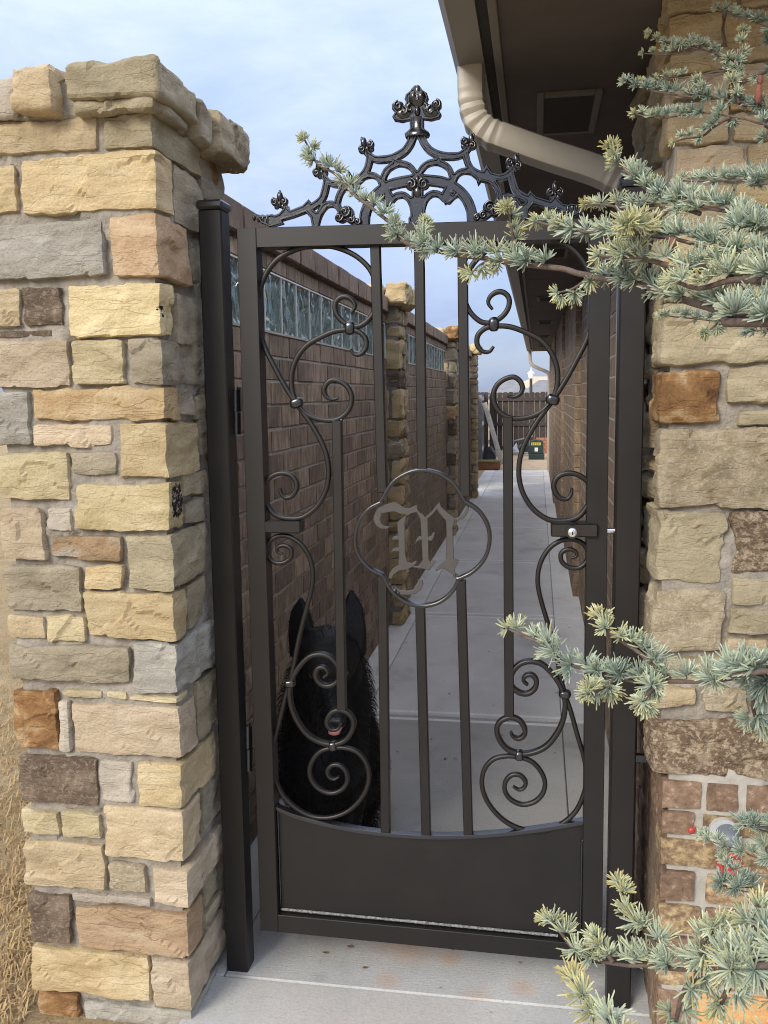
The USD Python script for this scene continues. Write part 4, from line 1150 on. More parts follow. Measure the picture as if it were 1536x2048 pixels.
# inner arches
half.append(taper([(158, 170), (154, 205), (140, 240), (108, 264), (72, 272), (34, 258), (10, 228), (2, 190)], 26, 24))
half.append(taper([(160, 178), (176, 210), (205, 226), (240, 222), (262, 206), (280, 190)], 24, 24))
half.append(Polygon([cu(258, 206), cu(272, 158), cu(292, 186)]))
half.append(taper([(284, 190), (322, 180), (350, 160), (366, 128), (370, 96), (352, 62)], 24, 26))
half.append(taper([(476, 4), (464, 44), (440, 84), (408, 102), (375, 92), (352, 62)], 26, 26))
half.append(Polygon([cu(460, 0), cu(494, 0), cu(500, 40), cu(530, 74), cu(490, 80), cu(462, 60)]))
# big arch band with cusped inner edge
half.append(stroke([(246, 0), (240, 52), (214, 108), (168, 152), (104, 182), (0, 196)], 44))
half.append(taper([(16, 0), (18, 60), (34, 104), (62, 128), (94, 126), (118, 104)], 30, 24))
half.append(Polygon([cu(104, 122), cu(122, 78), cu(138, 84), cu(156, 124), cu(150, 160), cu(120, 150)]))
half.append(taper([(140, 92), (160, 112), (185, 122), (205, 116)], 22, 16))
half.append(Polygon([cu(0, -2), cu(40, -2), cu(40, 22), cu(24, 40), cu(24, 190), cu(0, 190)]))
half.append(Point(*cu(326, 56)).buffer(.0165)); half.append(Point(*cu(352, 38)).buffer(.0135)); half.append(stroke([(252, 8), (290, 14), (330, 40)], 34))
# main finial
half.append(Polygon([cu(0, 385), cu(46, 388), cu(48, 404), cu(34, 414), cu(24, 424), cu(24, 470), cu(60, 462), cu(96, 470), cu(104, 484), cu(90, 505), cu(104, 520), cu(104, 540), cu(88, 548), cu(72, 538), cu(64, 522), cu(44, 530), cu(40, 548), cu(46, 560), cu(40, 580), cu(22, 592), cu(11, 606), cu(0, 616)]).buffer(.0012))
hp = unary_union(half).buffer(.0004)
H2 = np.array


def mirror_poly(g):
    from shapely.ops import transform
    k = (cu(100, 0)[1] - cu(-100, 0)[1]) / (cu(100, 0)[0] - cu(-100, 0)[0])
    return transform(lambda x, z: (2 * cb[0] - np.asarray(x), np.asarray(z) + 2 * k * (cb[0] - np.asarray(x))), g)


crest_shape = unary_union([hp, mirror_poly(hp)]).buffer(.0008).buffer(-.0008).simplify(.00035)
crest = obj('cast_crest', cast(crest_shape, [(0, .0075), (.0022, .0105), (.0042, .0105), (.0062, .0075)], -.030), MAT['black_enamel'], gate, smooth=28)


def curl(u, v, r, s=1, turns=1.35, w=.0030, a0=0.0):
    t = np.linspace(0, 1, 26)
    rr = r * CS * (1 - .82 * t)
    an = a0 + s * turns * 2 * math.pi * t
    c = cu(u, v)
    P = np.stack([c[0] + rr * np.cos(an), -.0435 - .0030 * t, c[1] + rr * np.sin(an)], 1)
    return sweep(P, circle(w, 6), 1 - .35 * t)


def leaf(u, v, ru, rv, ry=.008):
    c = cu(u, v)
    return ell((c[0], -.0345, c[1]), (ru * CS * 1.12, ry * .85, rv * CS * 1.12), 2)


for sgn in (-1, 1):
    orn = []
    for (u, v, lean) in ((229, 345, .55), (434, 246, .45), (620, 112, 0)):
        ca, sa = math.cos(-lean), math.sin(-lean)

        def q(du, dv):
            return sgn * (u + du * ca - dv * sa), v + du * sa + dv * ca
        tipc = q(0, 26); orn.append(leaf(*tipc, 12, 22, .010))
        orn.append(leaf(*q(0, 44), 5, 12, .006))
        for s2 in (-1, 1):
            cc = q(s2 * 20, 2)
            orn.append(leaf(*cc, 17, 17, .007)); orn.append(curl(*cc, 15, -s2 * sgn, a0=math.pi / 2))
            cc = q(s2 * 14, -18); orn.append(leaf(*cc, 11, 12, .006))
        orn.append(leaf(*q(0, -8), 9, 16, .010))
    for (u, v, r) in ((326, 58, 25), (352, 34, 20), (296, 22, 16), (268, 12, 14)):
        orn.append(leaf(sgn * u, v, r * .95, r * .9, .008)); orn.append(curl(sgn * u, v, r, sgn, a0=1.0))
    for k in range(4):
        orn.append(leaf(sgn * (676 + k * 20), 36 + k * 4, 7, 22 - 3 * k, .008))
    # main finial lobes
    orn.append(leaf(sgn * 84, 525, 20, 21, .011)); orn.append(curl(sgn * 86, 526, 19, -sgn, a0=math.pi / 2))
    orn.append(leaf(sgn * 62, 496, 32, 24, .009)); orn.append(curl(sgn * 62, 500, 20, sgn, turns=.9, a0=math.pi / 2)); orn.append(curl(sgn * 30, 512, 18, -sgn, turns=.8, a0=math.pi / 2))
    orn.append(curl(sgn * 28, 172, 22, sgn, a0=math.pi / 2)); orn.append(leaf(sgn * 28, 172, 24, 24, .009))
    obj('finial_leaves', cat_mesh(orn), MAT['black_enamel'], crest, smooth=True)
t_ = np.linspace(0, math.pi, 15)
for u, v, ru, rv, ry in ((0, 558, 40, 38, .012), (-17, 564, 20, 28, .015), (17, 564, 20, 28, .015), (0, 592, 16, 26, .009), (0, 500, 14, 22, .012), (0, 138, 20, 26, .009), (0, 192, 12, 20, .009)):
    obj('bud', leaf(u, v, ru / 1.12, rv / 1.12, ry / .85), MAT['black_enamel'], crest, smooth=True)
obj('bud_curl', curl(0, 556, 18, 1, turns=1, a0=.4), MAT['black_enamel'], crest, smooth=True)
nk = trimesh.creation.revolve(np.array([[0, 0], [.028, 0], [.029, .005], [.026, .009], [.020, .013], [.0145, .020], [.0135, .034], [.0155, .044], [0, .046]]), sections=28)
nk.apply_scale([1, .75, 1]); nk.apply_translation([cu(0, 388)[0], -.030, cu(0, 388)[1]])
obj('neck', nk, MAT['black_enamel'], crest, smooth=40)

# ------------------------------------------------------------------ the dog behind the gate
dog = thing('dog', 'black long haired shepherd dog sitting behind the gate, tongue tip out', 'dog', None, (.15, .45, 0))
dp = lambda x, y, yy: on(1, yy, x, y)


def hull(*balls):
    pts = []
    for c, r in balls:
        m = trimesh.creation.icosphere(2)
        pts.append(m.vertices * (np.array(r) if np.ndim(r) else r) + np.array(c))
    return manifold3d.Manifold.hull_points(np.vstack(pts))


skull = dp(656, 1305, .37); neck = dp(655, 1400, .43); chest = dp(648, 1520, .43); muz0 = dp(660, 1392, .30); nose = dp(671, 1446, .19)
brow = dp(657, 1335, .32)
hips = np.array([chest[0] - .02, .88, .17]); back = np.array([chest[0] - .01, .68, .38])
B = [hull((skull, (.100, .088, .080)), (brow, (.080, .055, .055))), hull((brow, (.055, .045, .045)), (muz0, (.046, .05, .042)), (muz0 + [0, .03, -.03], .04)),
     hull((muz0, (.042, .045, .040)), (nose + [0, .025, -.004], (.026, .022, .024))),
     hull((muz0 + [0, .02, -.035], (.034, .04, .02)), (nose + [0, .04, -.036], (.020, .02, .012))),
     hull((skull + [0, .03, -.02], (.104, .08, .085)), (neck, (.138, .11, .10))), hull((neck, (.140, .115, .10)), (chest, (.140, .14, .13))),
     hull((skull + [-.06, 0, -.05], .045), (skull + [.06, 0, -.05], .045), (neck, .11)),
     hull((chest, (.138, .14, .13)), (back, (.125, .13, .14))), hull((back, (.125, .13, .14)), (hips, (.13, .15, .16))),
     hull((chest + [0, 0, -.08], (.10, .10, .09)), (back + [0, -.05, -.12], (.10, .1, .1)))]
for s in (-1, 1):
    sh = chest + [s * .075, .0, -.06]
    el = np.array([chest[0] + s * .082, .47, .26]); wr_ = np.array([chest[0] + s * .070, .40, .10]); pw = np.array([chest[0] + s * .070, .36, .028])
    B += [hull((sh, .065), (el, .046)), hull((el, .042), (wr_, .030)), hull((wr_, .029), (pw, (.030, .034, .024)))]
    for k in (-1, 0, 1):
        B.append(hull((pw, .02), (pw + [k * .017, -.045, -.010], (.011, .018, .012))))
    kn = np.array([hips[0] - .03 + s * .11, .72, .19]); ho = np.array([hips[0] - .03 + s * .11, .88, .07]); tp_ = np.array([hips[0] - .03 + s * .115, .70, .024])
    B += [hull((hips + [s * .04, 0, .02], .10), (kn, .07)), hull((kn, .065), (ho, .036)), hull((ho, .034), (tp_, (.032, .04, .022)))]
    ti = dp(602, 1196, .40) if s < 0 else dp(703, 1181, .40)
    i0, i1 = (dp(622, 1268, .37), dp(592, 1304, .39)) if s < 0 else (dp(682, 1262, .37), dp(720, 1302, .39))
    ear = hull((i0, .014), (i1, .020), (ti * .30 + (i0 + i1) * .35 + np.array([s * .006, 0, 0]), (np.linalg.norm(i1 - i0) * .47, .012, .02)), (ti * .68 + (i0 + i1) * .16 + np.array([s * .004, 0, 0]), (np.linalg.norm(i1 - i0) * .36, .009, .014)), (ti - [0, 0, .008], (.008, .006, .010)))
    B.append(ear)
tail0 = hips + [0, .12, -.06]
B.append(hull((tail0, .05), (tail0 + [-.04, .14, -.05], .035))); B.append(hull((tail0 + [-.04, .14, -.05], .04), (tail0 + [-.12, .34, -.06], .02)))
body = B[0]
for q in B[1:]:
    body = body + q
body = body.refine_to_length(.013)
bv, bf = vf(body)
tm = trimesh.Trimesh(bv, bf, process=True)
trimesh.smoothing.filter_taubin(tm, lamb=.5, nu=.52, iterations=8)
bodyp = obj('body', tm, MAT['fur_black'], dog, smooth=True)
en = dp(625, 1351, .282); eo = dp(691, 1347, .285)
for e_ in (en, eo):
    e = obj('eye', ell(e_, (.0100, .009, .0085), 2), MAT['eye_amber'], dog, smooth=True)
    d_ = CAM - e_; d_ /= np.linalg.norm(d_)
    obj('pupil', ell(e_ + d_ * .0078, (.0048, .004, .0048), 2), MAT['eye_pupil'], e, smooth=True)
nm_ = hull((nose + [-.010, 0, .006], (.014, .012, .012)), (nose + [.010, 0, .006], (.014, .012, .012)), (nose + [0, .004, -.010], (.010, .01, .008)))
nm_ = nm_.refine_to_length(.005); q_ = trimesh.Trimesh(*vf(nm_)); trimesh.smoothing.filter_taubin(q_, iterations=6)
obj('nose', q_, MAT['nose_black'], dog, smooth=True)
tg = dp(668, 1463, .19)
tgm = hull((tg + [-.016, .02, .012], (.008, .01, .004)), (tg + [.016, .02, .012], (.008, .01, .004)), (tg + [0, -.002, -.004], (.016, .006, .007)))
tgm = tgm.refine_to_length(.006); q_ = trimesh.Trimesh(*vf(tgm)); trimesh.smoothing.filter_taubin(q_, iterations=8)
obj('tongue', q_, MAT['tongue_pink'], dog, smooth=True)
# long coat as hair strands
rs = np.random.default_rng(3)
pts, fi = trimesh.sample.sample_surface(tm, 16000, seed=3)
nn = tm.face_normals[fi]
keep = (pts[:, 2] > .03) & (np.linalg.norm(pts - nose, axis=1) > .045) & (np.linalg.norm(pts - en, axis=1) > .022) & (np.linalg.norm(pts - eo, axis=1) > .022) & (np.linalg.norm(pts - tg, axis=1) > .035)
pts, nn = pts[keep], nn[keep]
dist = np.linalg.norm(pts - skull, axis=1)
ln = np.where(dist < .12, .009, .028) * rs.uniform(.6, 1.3, len(pts))
head = (pts[:, 2] > skull[2] - .02)
ln[head] = .008
flow = np.array([0, .15, -1.0]) + rs.normal(0, .25, (len(pts), 3))
flow -= nn * (flow * nn).sum(1, keepdims=True); flow /= np.linalg.norm(flow, axis=1, keepdims=True)
c0 = pts - nn * .002; c1 = pts + nn * ln[:, None] * .40 + flow * ln[:, None] * .3; c2 = pts + nn * ln[:, None] * .62 + flow * ln[:, None] * .9
cv = np.stack([c0, c1, c2], 1).reshape(-1, 3) - LOC['/World/dog']
hair = UsdGeom.BasisCurves.Define(stage, numbered(str(dog.GetPath()), 'fur'))
hair.CreateTypeAttr('linear')
hair.CreatePointsAttr(Vt.Vec3fArray.FromNumpy(cv.astype(np.float32)))
hair.CreateCurveVertexCountsAttr(Vt.IntArray.FromNumpy(np.full(len(pts), 3, np.int32)))
hair.CreateWidthsAttr(Vt.FloatArray.FromNumpy(np.tile([.0013, .0011, .0003], len(pts)).astype(np.float32)))
hair.SetWidthsInterpolation('vertex')
UsdShade.MaterialBindingAPI.Apply(hair.GetPrim()).Bind(MAT['fur_black'])
tag(hair.GetPrim(), kind='stuff', label='long black outer coat')

# ------------------------------------------------------------------ blue cedar leaning in from the right
TX, TY = 1.95, -1.15
tree = thing('blue_cedar', 'blue green cedar with stiff needle tufts reaching in from the right edge', 'tree', None, (TX, TY, 0))
tz = np.linspace(-.05, 3.2, 40)
tpth = np.stack([TX + .05 * np.sin(tz * 1.7), TY + .04 * np.cos(tz * 1.3), tz], 1)
obj('trunk', sweep(tpth, circle(.045, 14), np.linspace(1.25, .35, 40)), MAT['bark'], tree, smooth=True)
NR = np.random.default_rng(11)


def tuft(out, tips, c, ax, n, ln, w, yl):
    ax = ax / np.linalg.norm(ax)
    r0 = np.array([0, 0, 1.0]) if abs(ax[2]) < .9 else np.array([1.0, 0, 0])
    a = np.cross(ax, r0); a /= np.linalg.norm(a); b = np.cross(ax, a)
    u = NR.uniform(0.02, 1, n); th = NR.uniform(0, 2 * np.pi, n) + np.arange(n) * 2.4
    ct = 1 - u * 1.06; st = np.sqrt(np.clip(1 - ct * ct, 0, 1))
    d = ct[:, None] * ax + st[:, None] * (np.cos(th)[:, None] * a + np.sin(th)[:, None] * b)
    L_ = ln * .72 * NR.uniform(.75, 1.12, n) * (1.05 - .15 * u)
    bend = NR.normal(0, .10, (n, 3)) + ax * .10
    s = np.cross(d, NR.normal(0, 1, (n, 3))); s /= np.linalg.norm(s, axis=1, keepdims=True); t = np.cross(d, s)
    base = c + ax * .002 + d * .0015
    m1 = base + d * (L_ * .55)[:, None]; e = base + (d + bend) * L_[:, None]
    k = np.arange(3) * 2.094
    rings = []
    for p, ww in ((base, .7), (m1, 1.0), (e, .8)):
        rings.append(p[:, None] + ww * w / 2 * (np.cos(k)[None, :, None] * s[:, None] + np.sin(k)[None, :, None] * t[:, None]))
    tip = e + d * (.0016)
    v = np.concatenate([*rings, tip[:, None]], 1).reshape(-1, 3)
    f1 = []
    for g in (0, 3):
        for j in range(3):
            j2 = (j + 1) % 3
            f1 += [[g + j, g + j2, g + 3 + j2], [g + j, g + 3 + j2, g + 3 + j]]
    for j in range(3):
        f1.append([6 + j, 6 + (j + 1) % 3, 9])
    f1 = np.array(f1)
    out.append((v, (f1[None] + (np.arange(n) * 10)[:, None, None]).reshape(-1, 3)))
    base_t = np.clip(yl + NR.normal(0, .06), 0, 1)
    row = np.array([base_t * .30] * 3 + [base_t * .85] * 3 + [min(1, base_t * 1.1 + .08)] * 4)
    jit = np.where(NR.uniform(0, 1, n) < .05, .45, 0) + NR.normal(0, .05, n)
    tips.append(np.clip(row[None] + jit[:, None], 0, 1).ravel())


def branch(pts, r0, r1, ln=.023, sp=.0165, dens=1.0, yl=.28, root=True, up=.75, bare=None, n=30, tipyl=.55, w=.00185):
    """pts: (pixel x, pixel y, distance) from the thick end to the tip"""
    P = np.array([at(*p) for p in pts])
    if root:
        zt = P[0][2] + .05
        j = np.array([TX + .05 * math.sin(zt * 1.7), TY + .04 * math.cos(zt * 1.3), zt])
        P = np.vstack([j, P])
    C = catmull(P, .006)
    C = C + (fbm(C * 22, 2, 8)[:, None] - .5) * .006 * np.array([1, 1, 1])
    m = len(C); rad = np.linspace(r0, r1, m)
    br = obj('branch', sweep(C, circle(1.0, 7), rad), MAT['bark'], tree, smooth=True)
    s = np.cumsum(np.r_[0, np.linalg.norm(np.diff(C, axis=0), axis=1)])
    s_vis = s[np.argmin(np.linalg.norm(C - at(*pts[0]), axis=1))] - .10 if root else 0
    out, tips = [], []
    q = max(s_vis, 0); side = 0
    while q < s[-1]:
        i = min(np.searchsorted(s, q), m - 2)
        t = C[i + 1] - C[i]; t /= np.linalg.norm(t)
        frac = q / s[-1]
        skip = bare is not None and bare[0] < (q - max(s_vis, 0)) / (s[-1] - max(s_vis, 0)) < bare[1]
        if not skip or NR.uniform() < .15:
            rdir = NR.normal(0, 1, 3); rdir -= t * (rdir @ t); rdir /= np.linalg.norm(rdir)
            ax = rdir * .75 + np.array([0, 0, up]) + t * .30 + (CAM - C[i]) / np.linalg.norm(CAM - C[i]) * .25
            near_tip = np.clip((s[-1] - q) / .07, 0, 1)
            L1 = ln * (.62 + .38 * near_tip) * NR.uniform(.85, 1.12)
            c = C[i] + ax / np.linalg.norm(ax) * (rad[i] + .003)
            tuft(out, tips, c, ax, int(1.3 * n * NR.uniform(.8, 1.2)), L1, w, yl * (1) + (tipyl - yl) * (1 - near_tip) * .8)
        q += sp / dens * NR.uniform(.7, 1.3)
    tuft(out, tips, C[-1], C[-1] - C[-3], int(n * 1.1), ln * .62, w, tipyl)
    v, f = cat_mesh(out)
    nd = obj('needles', (v, f), MAT['needles'], br, smooth=False, kind='stuff', label='blue green needle tufts of the branch')
    UsdGeom.PrimvarsAPI(UsdGeom.Mesh(nd)).CreatePrimvar('tip', Sdf.ValueTypeNames.FloatArray, 'vertex').Set(Vt.FloatArray.FromNumpy(np.concatenate(tips).astype(np.float32)))
    return br


def crown():
    out, tips, wood = [], [], []
    k = 0
    while k < 60:
        zt = NR.uniform(.3, 3.1); a = NR.uniform(0, 2 * math.pi); l = (1.15 - .25 * zt) * NR.uniform(.6, 1.0)
        j = np.array([TX + .05 * math.sin(zt * 1.7), TY + .04 * math.cos(zt * 1.3), zt])
        e = j + np.array([math.cos(a), math.sin(a), NR.uniform(-.1, .35)]) * l
        C = catmull([j, j * .5 + e * .5 + NR.normal(0, .03, 3), e], .02)
        d = C - CAM; dep = d @ FW; px = 768 + FPX * (d @ RT) / np.maximum(dep, 1e-3)
        if np.any((dep > 0) & (px < 1720)) or np.min(np.linalg.norm(d, axis=1)) < .5 or np.any((C[:, 1] > -.28) & (C[:, 0] > .9)):
            k += .05
            continue
        k += 1
        wood.append(sweep(C, circle(1.0, 6), np.linspace(.008, .002, len(C))))
        for i in range(1, len(C) - 1, 1):
            r_ = NR.normal(0, 1, 3)
            tuft(out, tips, C[i], r_ + np.array([0, 0, .9]), 20, .028, .0026, .2)
    b_ = obj('branch', cat_mesh(wood), MAT['bark'], tree, smooth=True, kind='stuff', label='further boughs of the crown')
    nd = obj('needles', cat_mesh(out), MAT['needles'], b_, kind='stuff', label='needle tufts of the further boughs')
    UsdGeom.PrimvarsAPI(UsdGeom.Mesh(nd)).CreatePrimvar('tip', Sdf.ValueTypeNames.FloatArray, 'vertex').Set(Vt.FloatArray.FromNumpy(np.concatenate(tips).astype(np.float32)))


def cone(br, px, h=.016, r=.0055):
    c = at(*px)
    pr = np.array([[0, -h], [r * .7, -h * .8], [r, -h * .2], [r * .95, h * .3], [r * .6, h * .8], [0, h]])
    m = trimesh.creation.revolve(pr, sections=14)
    m = m.subdivide(); v = np.array(m.vertices)
    an = np.arctan2(v[:, 1], v[:, 0]); v[:, :2] *= (1 + .10 * np.sin(an * 6 + v[:, 2] * 900))[:, None]
    obj('cone', (v + c, m.faces), MAT['cone_red'], br, smooth=True)


# the long branch across the top of the gate
b1 = branch([(1640, 640, .80), (1536, 626, .84), (1444, 621, .90), (1404, 611, .92), (1319, 582, .97), (1274, 566, 1.0), (1207, 556, 1.03), (1163, 546, 1.06), (1127, 535, 1.08), (1038, 527, 1.12), (962, 516, 1.15), (895, 503, 1.18), (850, 496, 1.20), (818, 488, 1.21), (795, 470, 1.22)],
             .0060, .0030, ln=.024, sp=.0175, yl=.25, bare=(.62, .70), tipyl=.3)
branch([(800, 478, 1.215), (778, 448, 1.23), (751, 421, 1.25), (717, 397, 1.26), (670, 350, 1.28), (642, 329, 1.29), (622, 302, 1.30), (607, 279, 1.31)], .0028, .0014, ln=.0185, sp=.0145, yl=.22, root=False, tipyl=.5, bare=(.12, .26))
branch([(830, 492, 1.21), (842, 468, 1.22), (850, 446, 1.23)], .002, .0012, ln=.021, sp=.012, root=False)
branch([(1035, 527, 1.12), (1030, 496, 1.12), (1022, 450, 1.11), (1015, 418, 1.10)], .0026, .0014, ln=.022, sp=.012, root=False, yl=.36, tipyl=.7)
branch([(985, 518, 1.14), (960, 530, 1.13), (945, 545, 1.12)], .002, .001, ln=.022, sp=.02, root=False, up=-.2)
branch([(1180, 552, 1.05), (1150, 575, 1.05), (1118, 585, 1.05)], .002, .001, ln=.022, sp=.016, root=False, up=-.3, yl=.35)
# second bough just above it
b2 = branch([(1640, 560, .86), (1536, 520, .90), (1430, 500, .94), (1319, 474, .98), (1230, 466, 1.03), (1163, 462, 1.06), (1110, 452, 1.09), (1073, 444, 1.11)], .005, .0016, ln=.023, sp=.0165, yl=.28, tipyl=.55)
branch([(1480, 512, .91), (1400, 540, .93), (1330, 530, .95), (1262, 515, .97), (1200, 512, 1.0)], .004, .0018, ln=.025, sp=.015, yl=.42, tipyl=.6, root=False)
branch([(1536, 560, .84), (1460, 560, .87), (1400, 575, .89), (1350, 560, .90)], .004, .0018, ln=.024, sp=.015, yl=.40, root=False)
branch([(1290, 478, .98), (1268, 462, .95), (1255, 450, .92)], .003, .002, ln=.030, sp=.015, root=False, yl=.55, n=44, tipyl=.6)
cone(b2, (1343, 492, .95), .009, .006)
# third bough, to the upright yellow tip in front of the downspout
b3 = branch([(1640, 450, .95), (1536, 440, 1.0), (1430, 419, 1.06), (1363, 402, 1.10), (1297, 380, 1.14), (1252, 340, 1.17), (1232, 312, 1.18), (1221, 295, 1.18)], .005, .0016, ln=.022, sp=.0135, yl=.24, tipyl=.85)
branch([(1400, 428, 1.08), (1363, 418, 1.10), (1310, 416, 1.13), (1260, 417, 1.16), (1210, 412, 1.18), (1172, 409, 1.20)], .003, .0012, ln=.019, sp=.014, yl=.26, root=False, tipyl=.8)
branch([(1640, 350, 1.2), (1536, 358, 1.28), (1450, 362, 1.33), (1400, 362, 1.36), (1358, 363, 1.39)], .004, .0012, ln=.019, sp=.013, yl=.15)
branch([(1640, 655, 1.2), (1536, 643, 1.25), (1440, 642, 1.29), (1390, 638, 1.31), (1325, 630, 1.34)], .0028, .0010, ln=.016, sp=.015, yl=.15)
branch([(1440, 642, 1.29), (1425, 655, 1.28), (1412, 668, 1.27)], .0015, .0008, ln=.017, sp=.012, root=False, up=-.5)
# upper boughs against the pier
stem = branch([(1660, 20, 1.62), (1600, 110, 1.63), (1536, 140, 1.64), (1500, 155, 1.65), (1476, 172, 1.66)], .007, .004, ln=.0180, sp=.0250, yl=.12, bare=(.1, .6))
branch([(1660, 60, 1.6), (1536, 52, 1.64), (1490, 36, 1.66), (1460, 28, 1.67), (1434, 16, 1.68)], .004, .0013, ln=.0180, sp=.0162, yl=.08)
branch([(1476, 140, 1.66), (1457, 120, 1.67), (1430, 104, 1.68), (1390, 92, 1.69), (1350, 88, 1.70), (1318, 78, 1.71), (1302, 68, 1.71)], .0035, .0012, ln=.0163, sp=.0181, yl=.20, root=False, tipyl=.6)
branch([(1400, 96, 1.69), (1360, 104, 1.7), (1325, 109, 1.71), (1288, 107, 1.72)], .002, .001, ln=.0154, sp=.0175, yl=.25, root=False, tipyl=.7)
branch([(1470, 130, 1.66), (1484, 95, 1.66), (1484, 62, 1.66)], .003, .0012, ln=.0189, sp=.0175, yl=.22, root=False)
branch([(1480, 150, 1.66), (1440, 142, 1.68), (1400, 150, 1.69), (1360, 156, 1.7), (1320, 160, 1.71), (1284, 160, 1.72)], .002, .001, ln=.0146, sp=.0175, yl=.26, root=False, tipyl=.75, bare=(.15, .5))
b5 = branch([(1660, 240, 1.5), (1536, 214, 1.58), (1490, 208, 1.6), (1440, 198, 1.62), (1380, 195, 1.64), (1330, 186, 1.66), (1280, 176, 1.68), (1248, 165, 1.69)], .006, .0014, ln=.0215, sp=.0181, yl=.06, tipyl=.4)
branch([(1420, 196, 1.63), (1400, 175, 1.63), (1396, 160, 1.63)], .003, .0015, ln=.0215, sp=.0150, yl=.06, root=False)
branch([(1480, 205, 1.6), (1470, 180, 1.6), (1462, 160, 1.6)], .003, .0015, ln=.0215, sp=.0150, yl=.05, root=False)
cone(b5, (1517, 188, 1.56), .017, .0065); cone(b5, (1520, 160, 1.58), .009, .005)
branch([(1660, 260, 1.5), (1536, 248, 1.56), (1480, 236, 1.6), (1420, 226, 1.63), (1380, 230, 1.65), (1330, 236, 1.67), (1290, 233, 1.69), (1270, 228, 1.7)], .005, .0012, ln=.0189, sp=.0175, yl=.14, tipyl=.7, bare=(.42, .72))
branch([(1460, 234, 1.61), (1430, 252, 1.63), (1405, 272, 1.65), (1370, 278, 1.66), (1350, 284, 1.67)], .003, .001, ln=.0172, sp=.0175, yl=.12, root=False)
# middle bough in front of the latch post
b6 = branch([(1660, 1335, .84), (1536, 1345, .90), (1446, 1360, .95), (1390, 1364, .97), (1331, 1364, .98), (1285, 1364, 1.0), (1244, 1358, 1.01), (1179, 1346, 1.03), (1133, 1328, 1.05), (1083, 1287, 1.08), (1050, 1270, 1.09), (1020, 1256, 1.10)], .0055, .0016, ln=.0245, sp=.0175, yl=.22, tipyl=.6, n=34)
branch([(1340, 1360, .98), (1293, 1318, .99), (1250, 1290, 1.0), (1217, 1262, 1.01), (1196, 1232, 1.02)], .003, .0014, ln=.0235, sp=.0145, yl=.30, root=False, tipyl=.7, n=34)
branch([(1230, 1358, 1.01), (1205, 1375, .98), (1180, 1385, .96)], .0025, .0018, ln=.024, sp=.016, yl=.45, root=False, up=.0, n=42, tipyl=.6)
branch([(1320, 1364, .98), (1300, 1385, .96), (1288, 1400, .94)], .0025, .0018, ln=.026, sp=.014, yl=.30, root=False, up=-.2, n=40)
branch([(1536, 1350, .90), (1510, 1380, .92), (1505, 1410, .94), (1512, 1440, .96), (1524, 1462, .98)], .003, .0014, ln=.023, sp=.015, yl=.10, root=False, up=-.1)
# low bough
b7 = branch([(1660, 1905, .74), (1536, 1915, .80), (1480, 1930, .83), (1419, 1940, .86), (1331, 1936, .89), (1290, 1932, .90), (1244, 1930, .92), (1174, 1915, .95), (1145, 1890, .96), (1122, 1860, .97), (1100, 1838, .98)], .0055, .0016, ln=.0255, sp=.017, yl=.40, tipyl=.6, n=34)
branch([(1340, 1934, .89), (1320, 1900, .90), (1290, 1862, .92), (1262, 1820, .94), (1246, 1790, .95), (1238, 1768, .96)], .003, .0014, ln=.023, sp=.0145, yl=.38, root=False, tipyl=.8, n=32)
branch([(1225, 1926, .92), (1208, 1898, .93), (1196, 1876, .94)], .0025, .0014, ln=.023, sp=.015, yl=.38, root=False)
branch([(1420, 1938, .86), (1400, 1900, .84), (1418, 1870, .83), (1440, 1855, .82)], .003, .002, ln=.027, sp=.016, yl=.36, root=False, n=42)
branch([(1560, 1900, .78), (1520, 1870, .80), (1505, 1840, .82), (1512, 1815, .83)], .004, .002, ln=.027, sp=.016, yl=.30, root=False, n=38)
branch([(1400, 1944, .87), (1372, 1975, .87), (1360, 2005, .87), (1352, 2040, .87)], .003, .002, ln=.024, sp=.017, yl=.35, root=False, up=.1)
branch([(1470, 1950, .84), (1450, 1990, .85), (1436, 2020, .86)], .003, .002, ln=.024, sp=.018, yl=.30, root=False, up=.0)
branch([(1500, 1930, .82), (1520, 1965, .83), (1540, 2000, .84)], .003, .002, ln=.024, sp=.016, yl=.30, root=False, up=.1)
cone(b7, (1439, 1921, .83), .010, .008)
branch([(1330, 2140, .70), (1240, 2070, .74), (1209, 2034, .77), (1180, 2008, .78), (1167, 1995, .79), (1150, 1972, .80), (1139, 1953, .81)], .004, .0015, ln=.023, sp=.019, yl=.42, tipyl=.95)
# thin twigs by the tap
branch([(1660, 1700, 1.3), (1560, 1722, 1.4), (1506, 1710, 1.46), (1460, 1696, 1.5), (1430, 1684, 1.52), (1404, 1672, 1.54)], .0035, .0010, ln=.0215, sp=.0165, yl=.22, tipyl=.4)
branch([(1545, 1790, 1.4), (1506, 1774, 1.44), (1480, 1756, 1.46), (1460, 1738, 1.48), (1448, 1718, 1.5)], .003, .001, ln=.0215, sp=.015, yl=.12)
branch([(1600, 1660, 1.3), (1560, 1668, 1.36), (1520, 1662, 1.4)], .003, .0012, ln=.022, sp=.015, yl=.15)

crown()
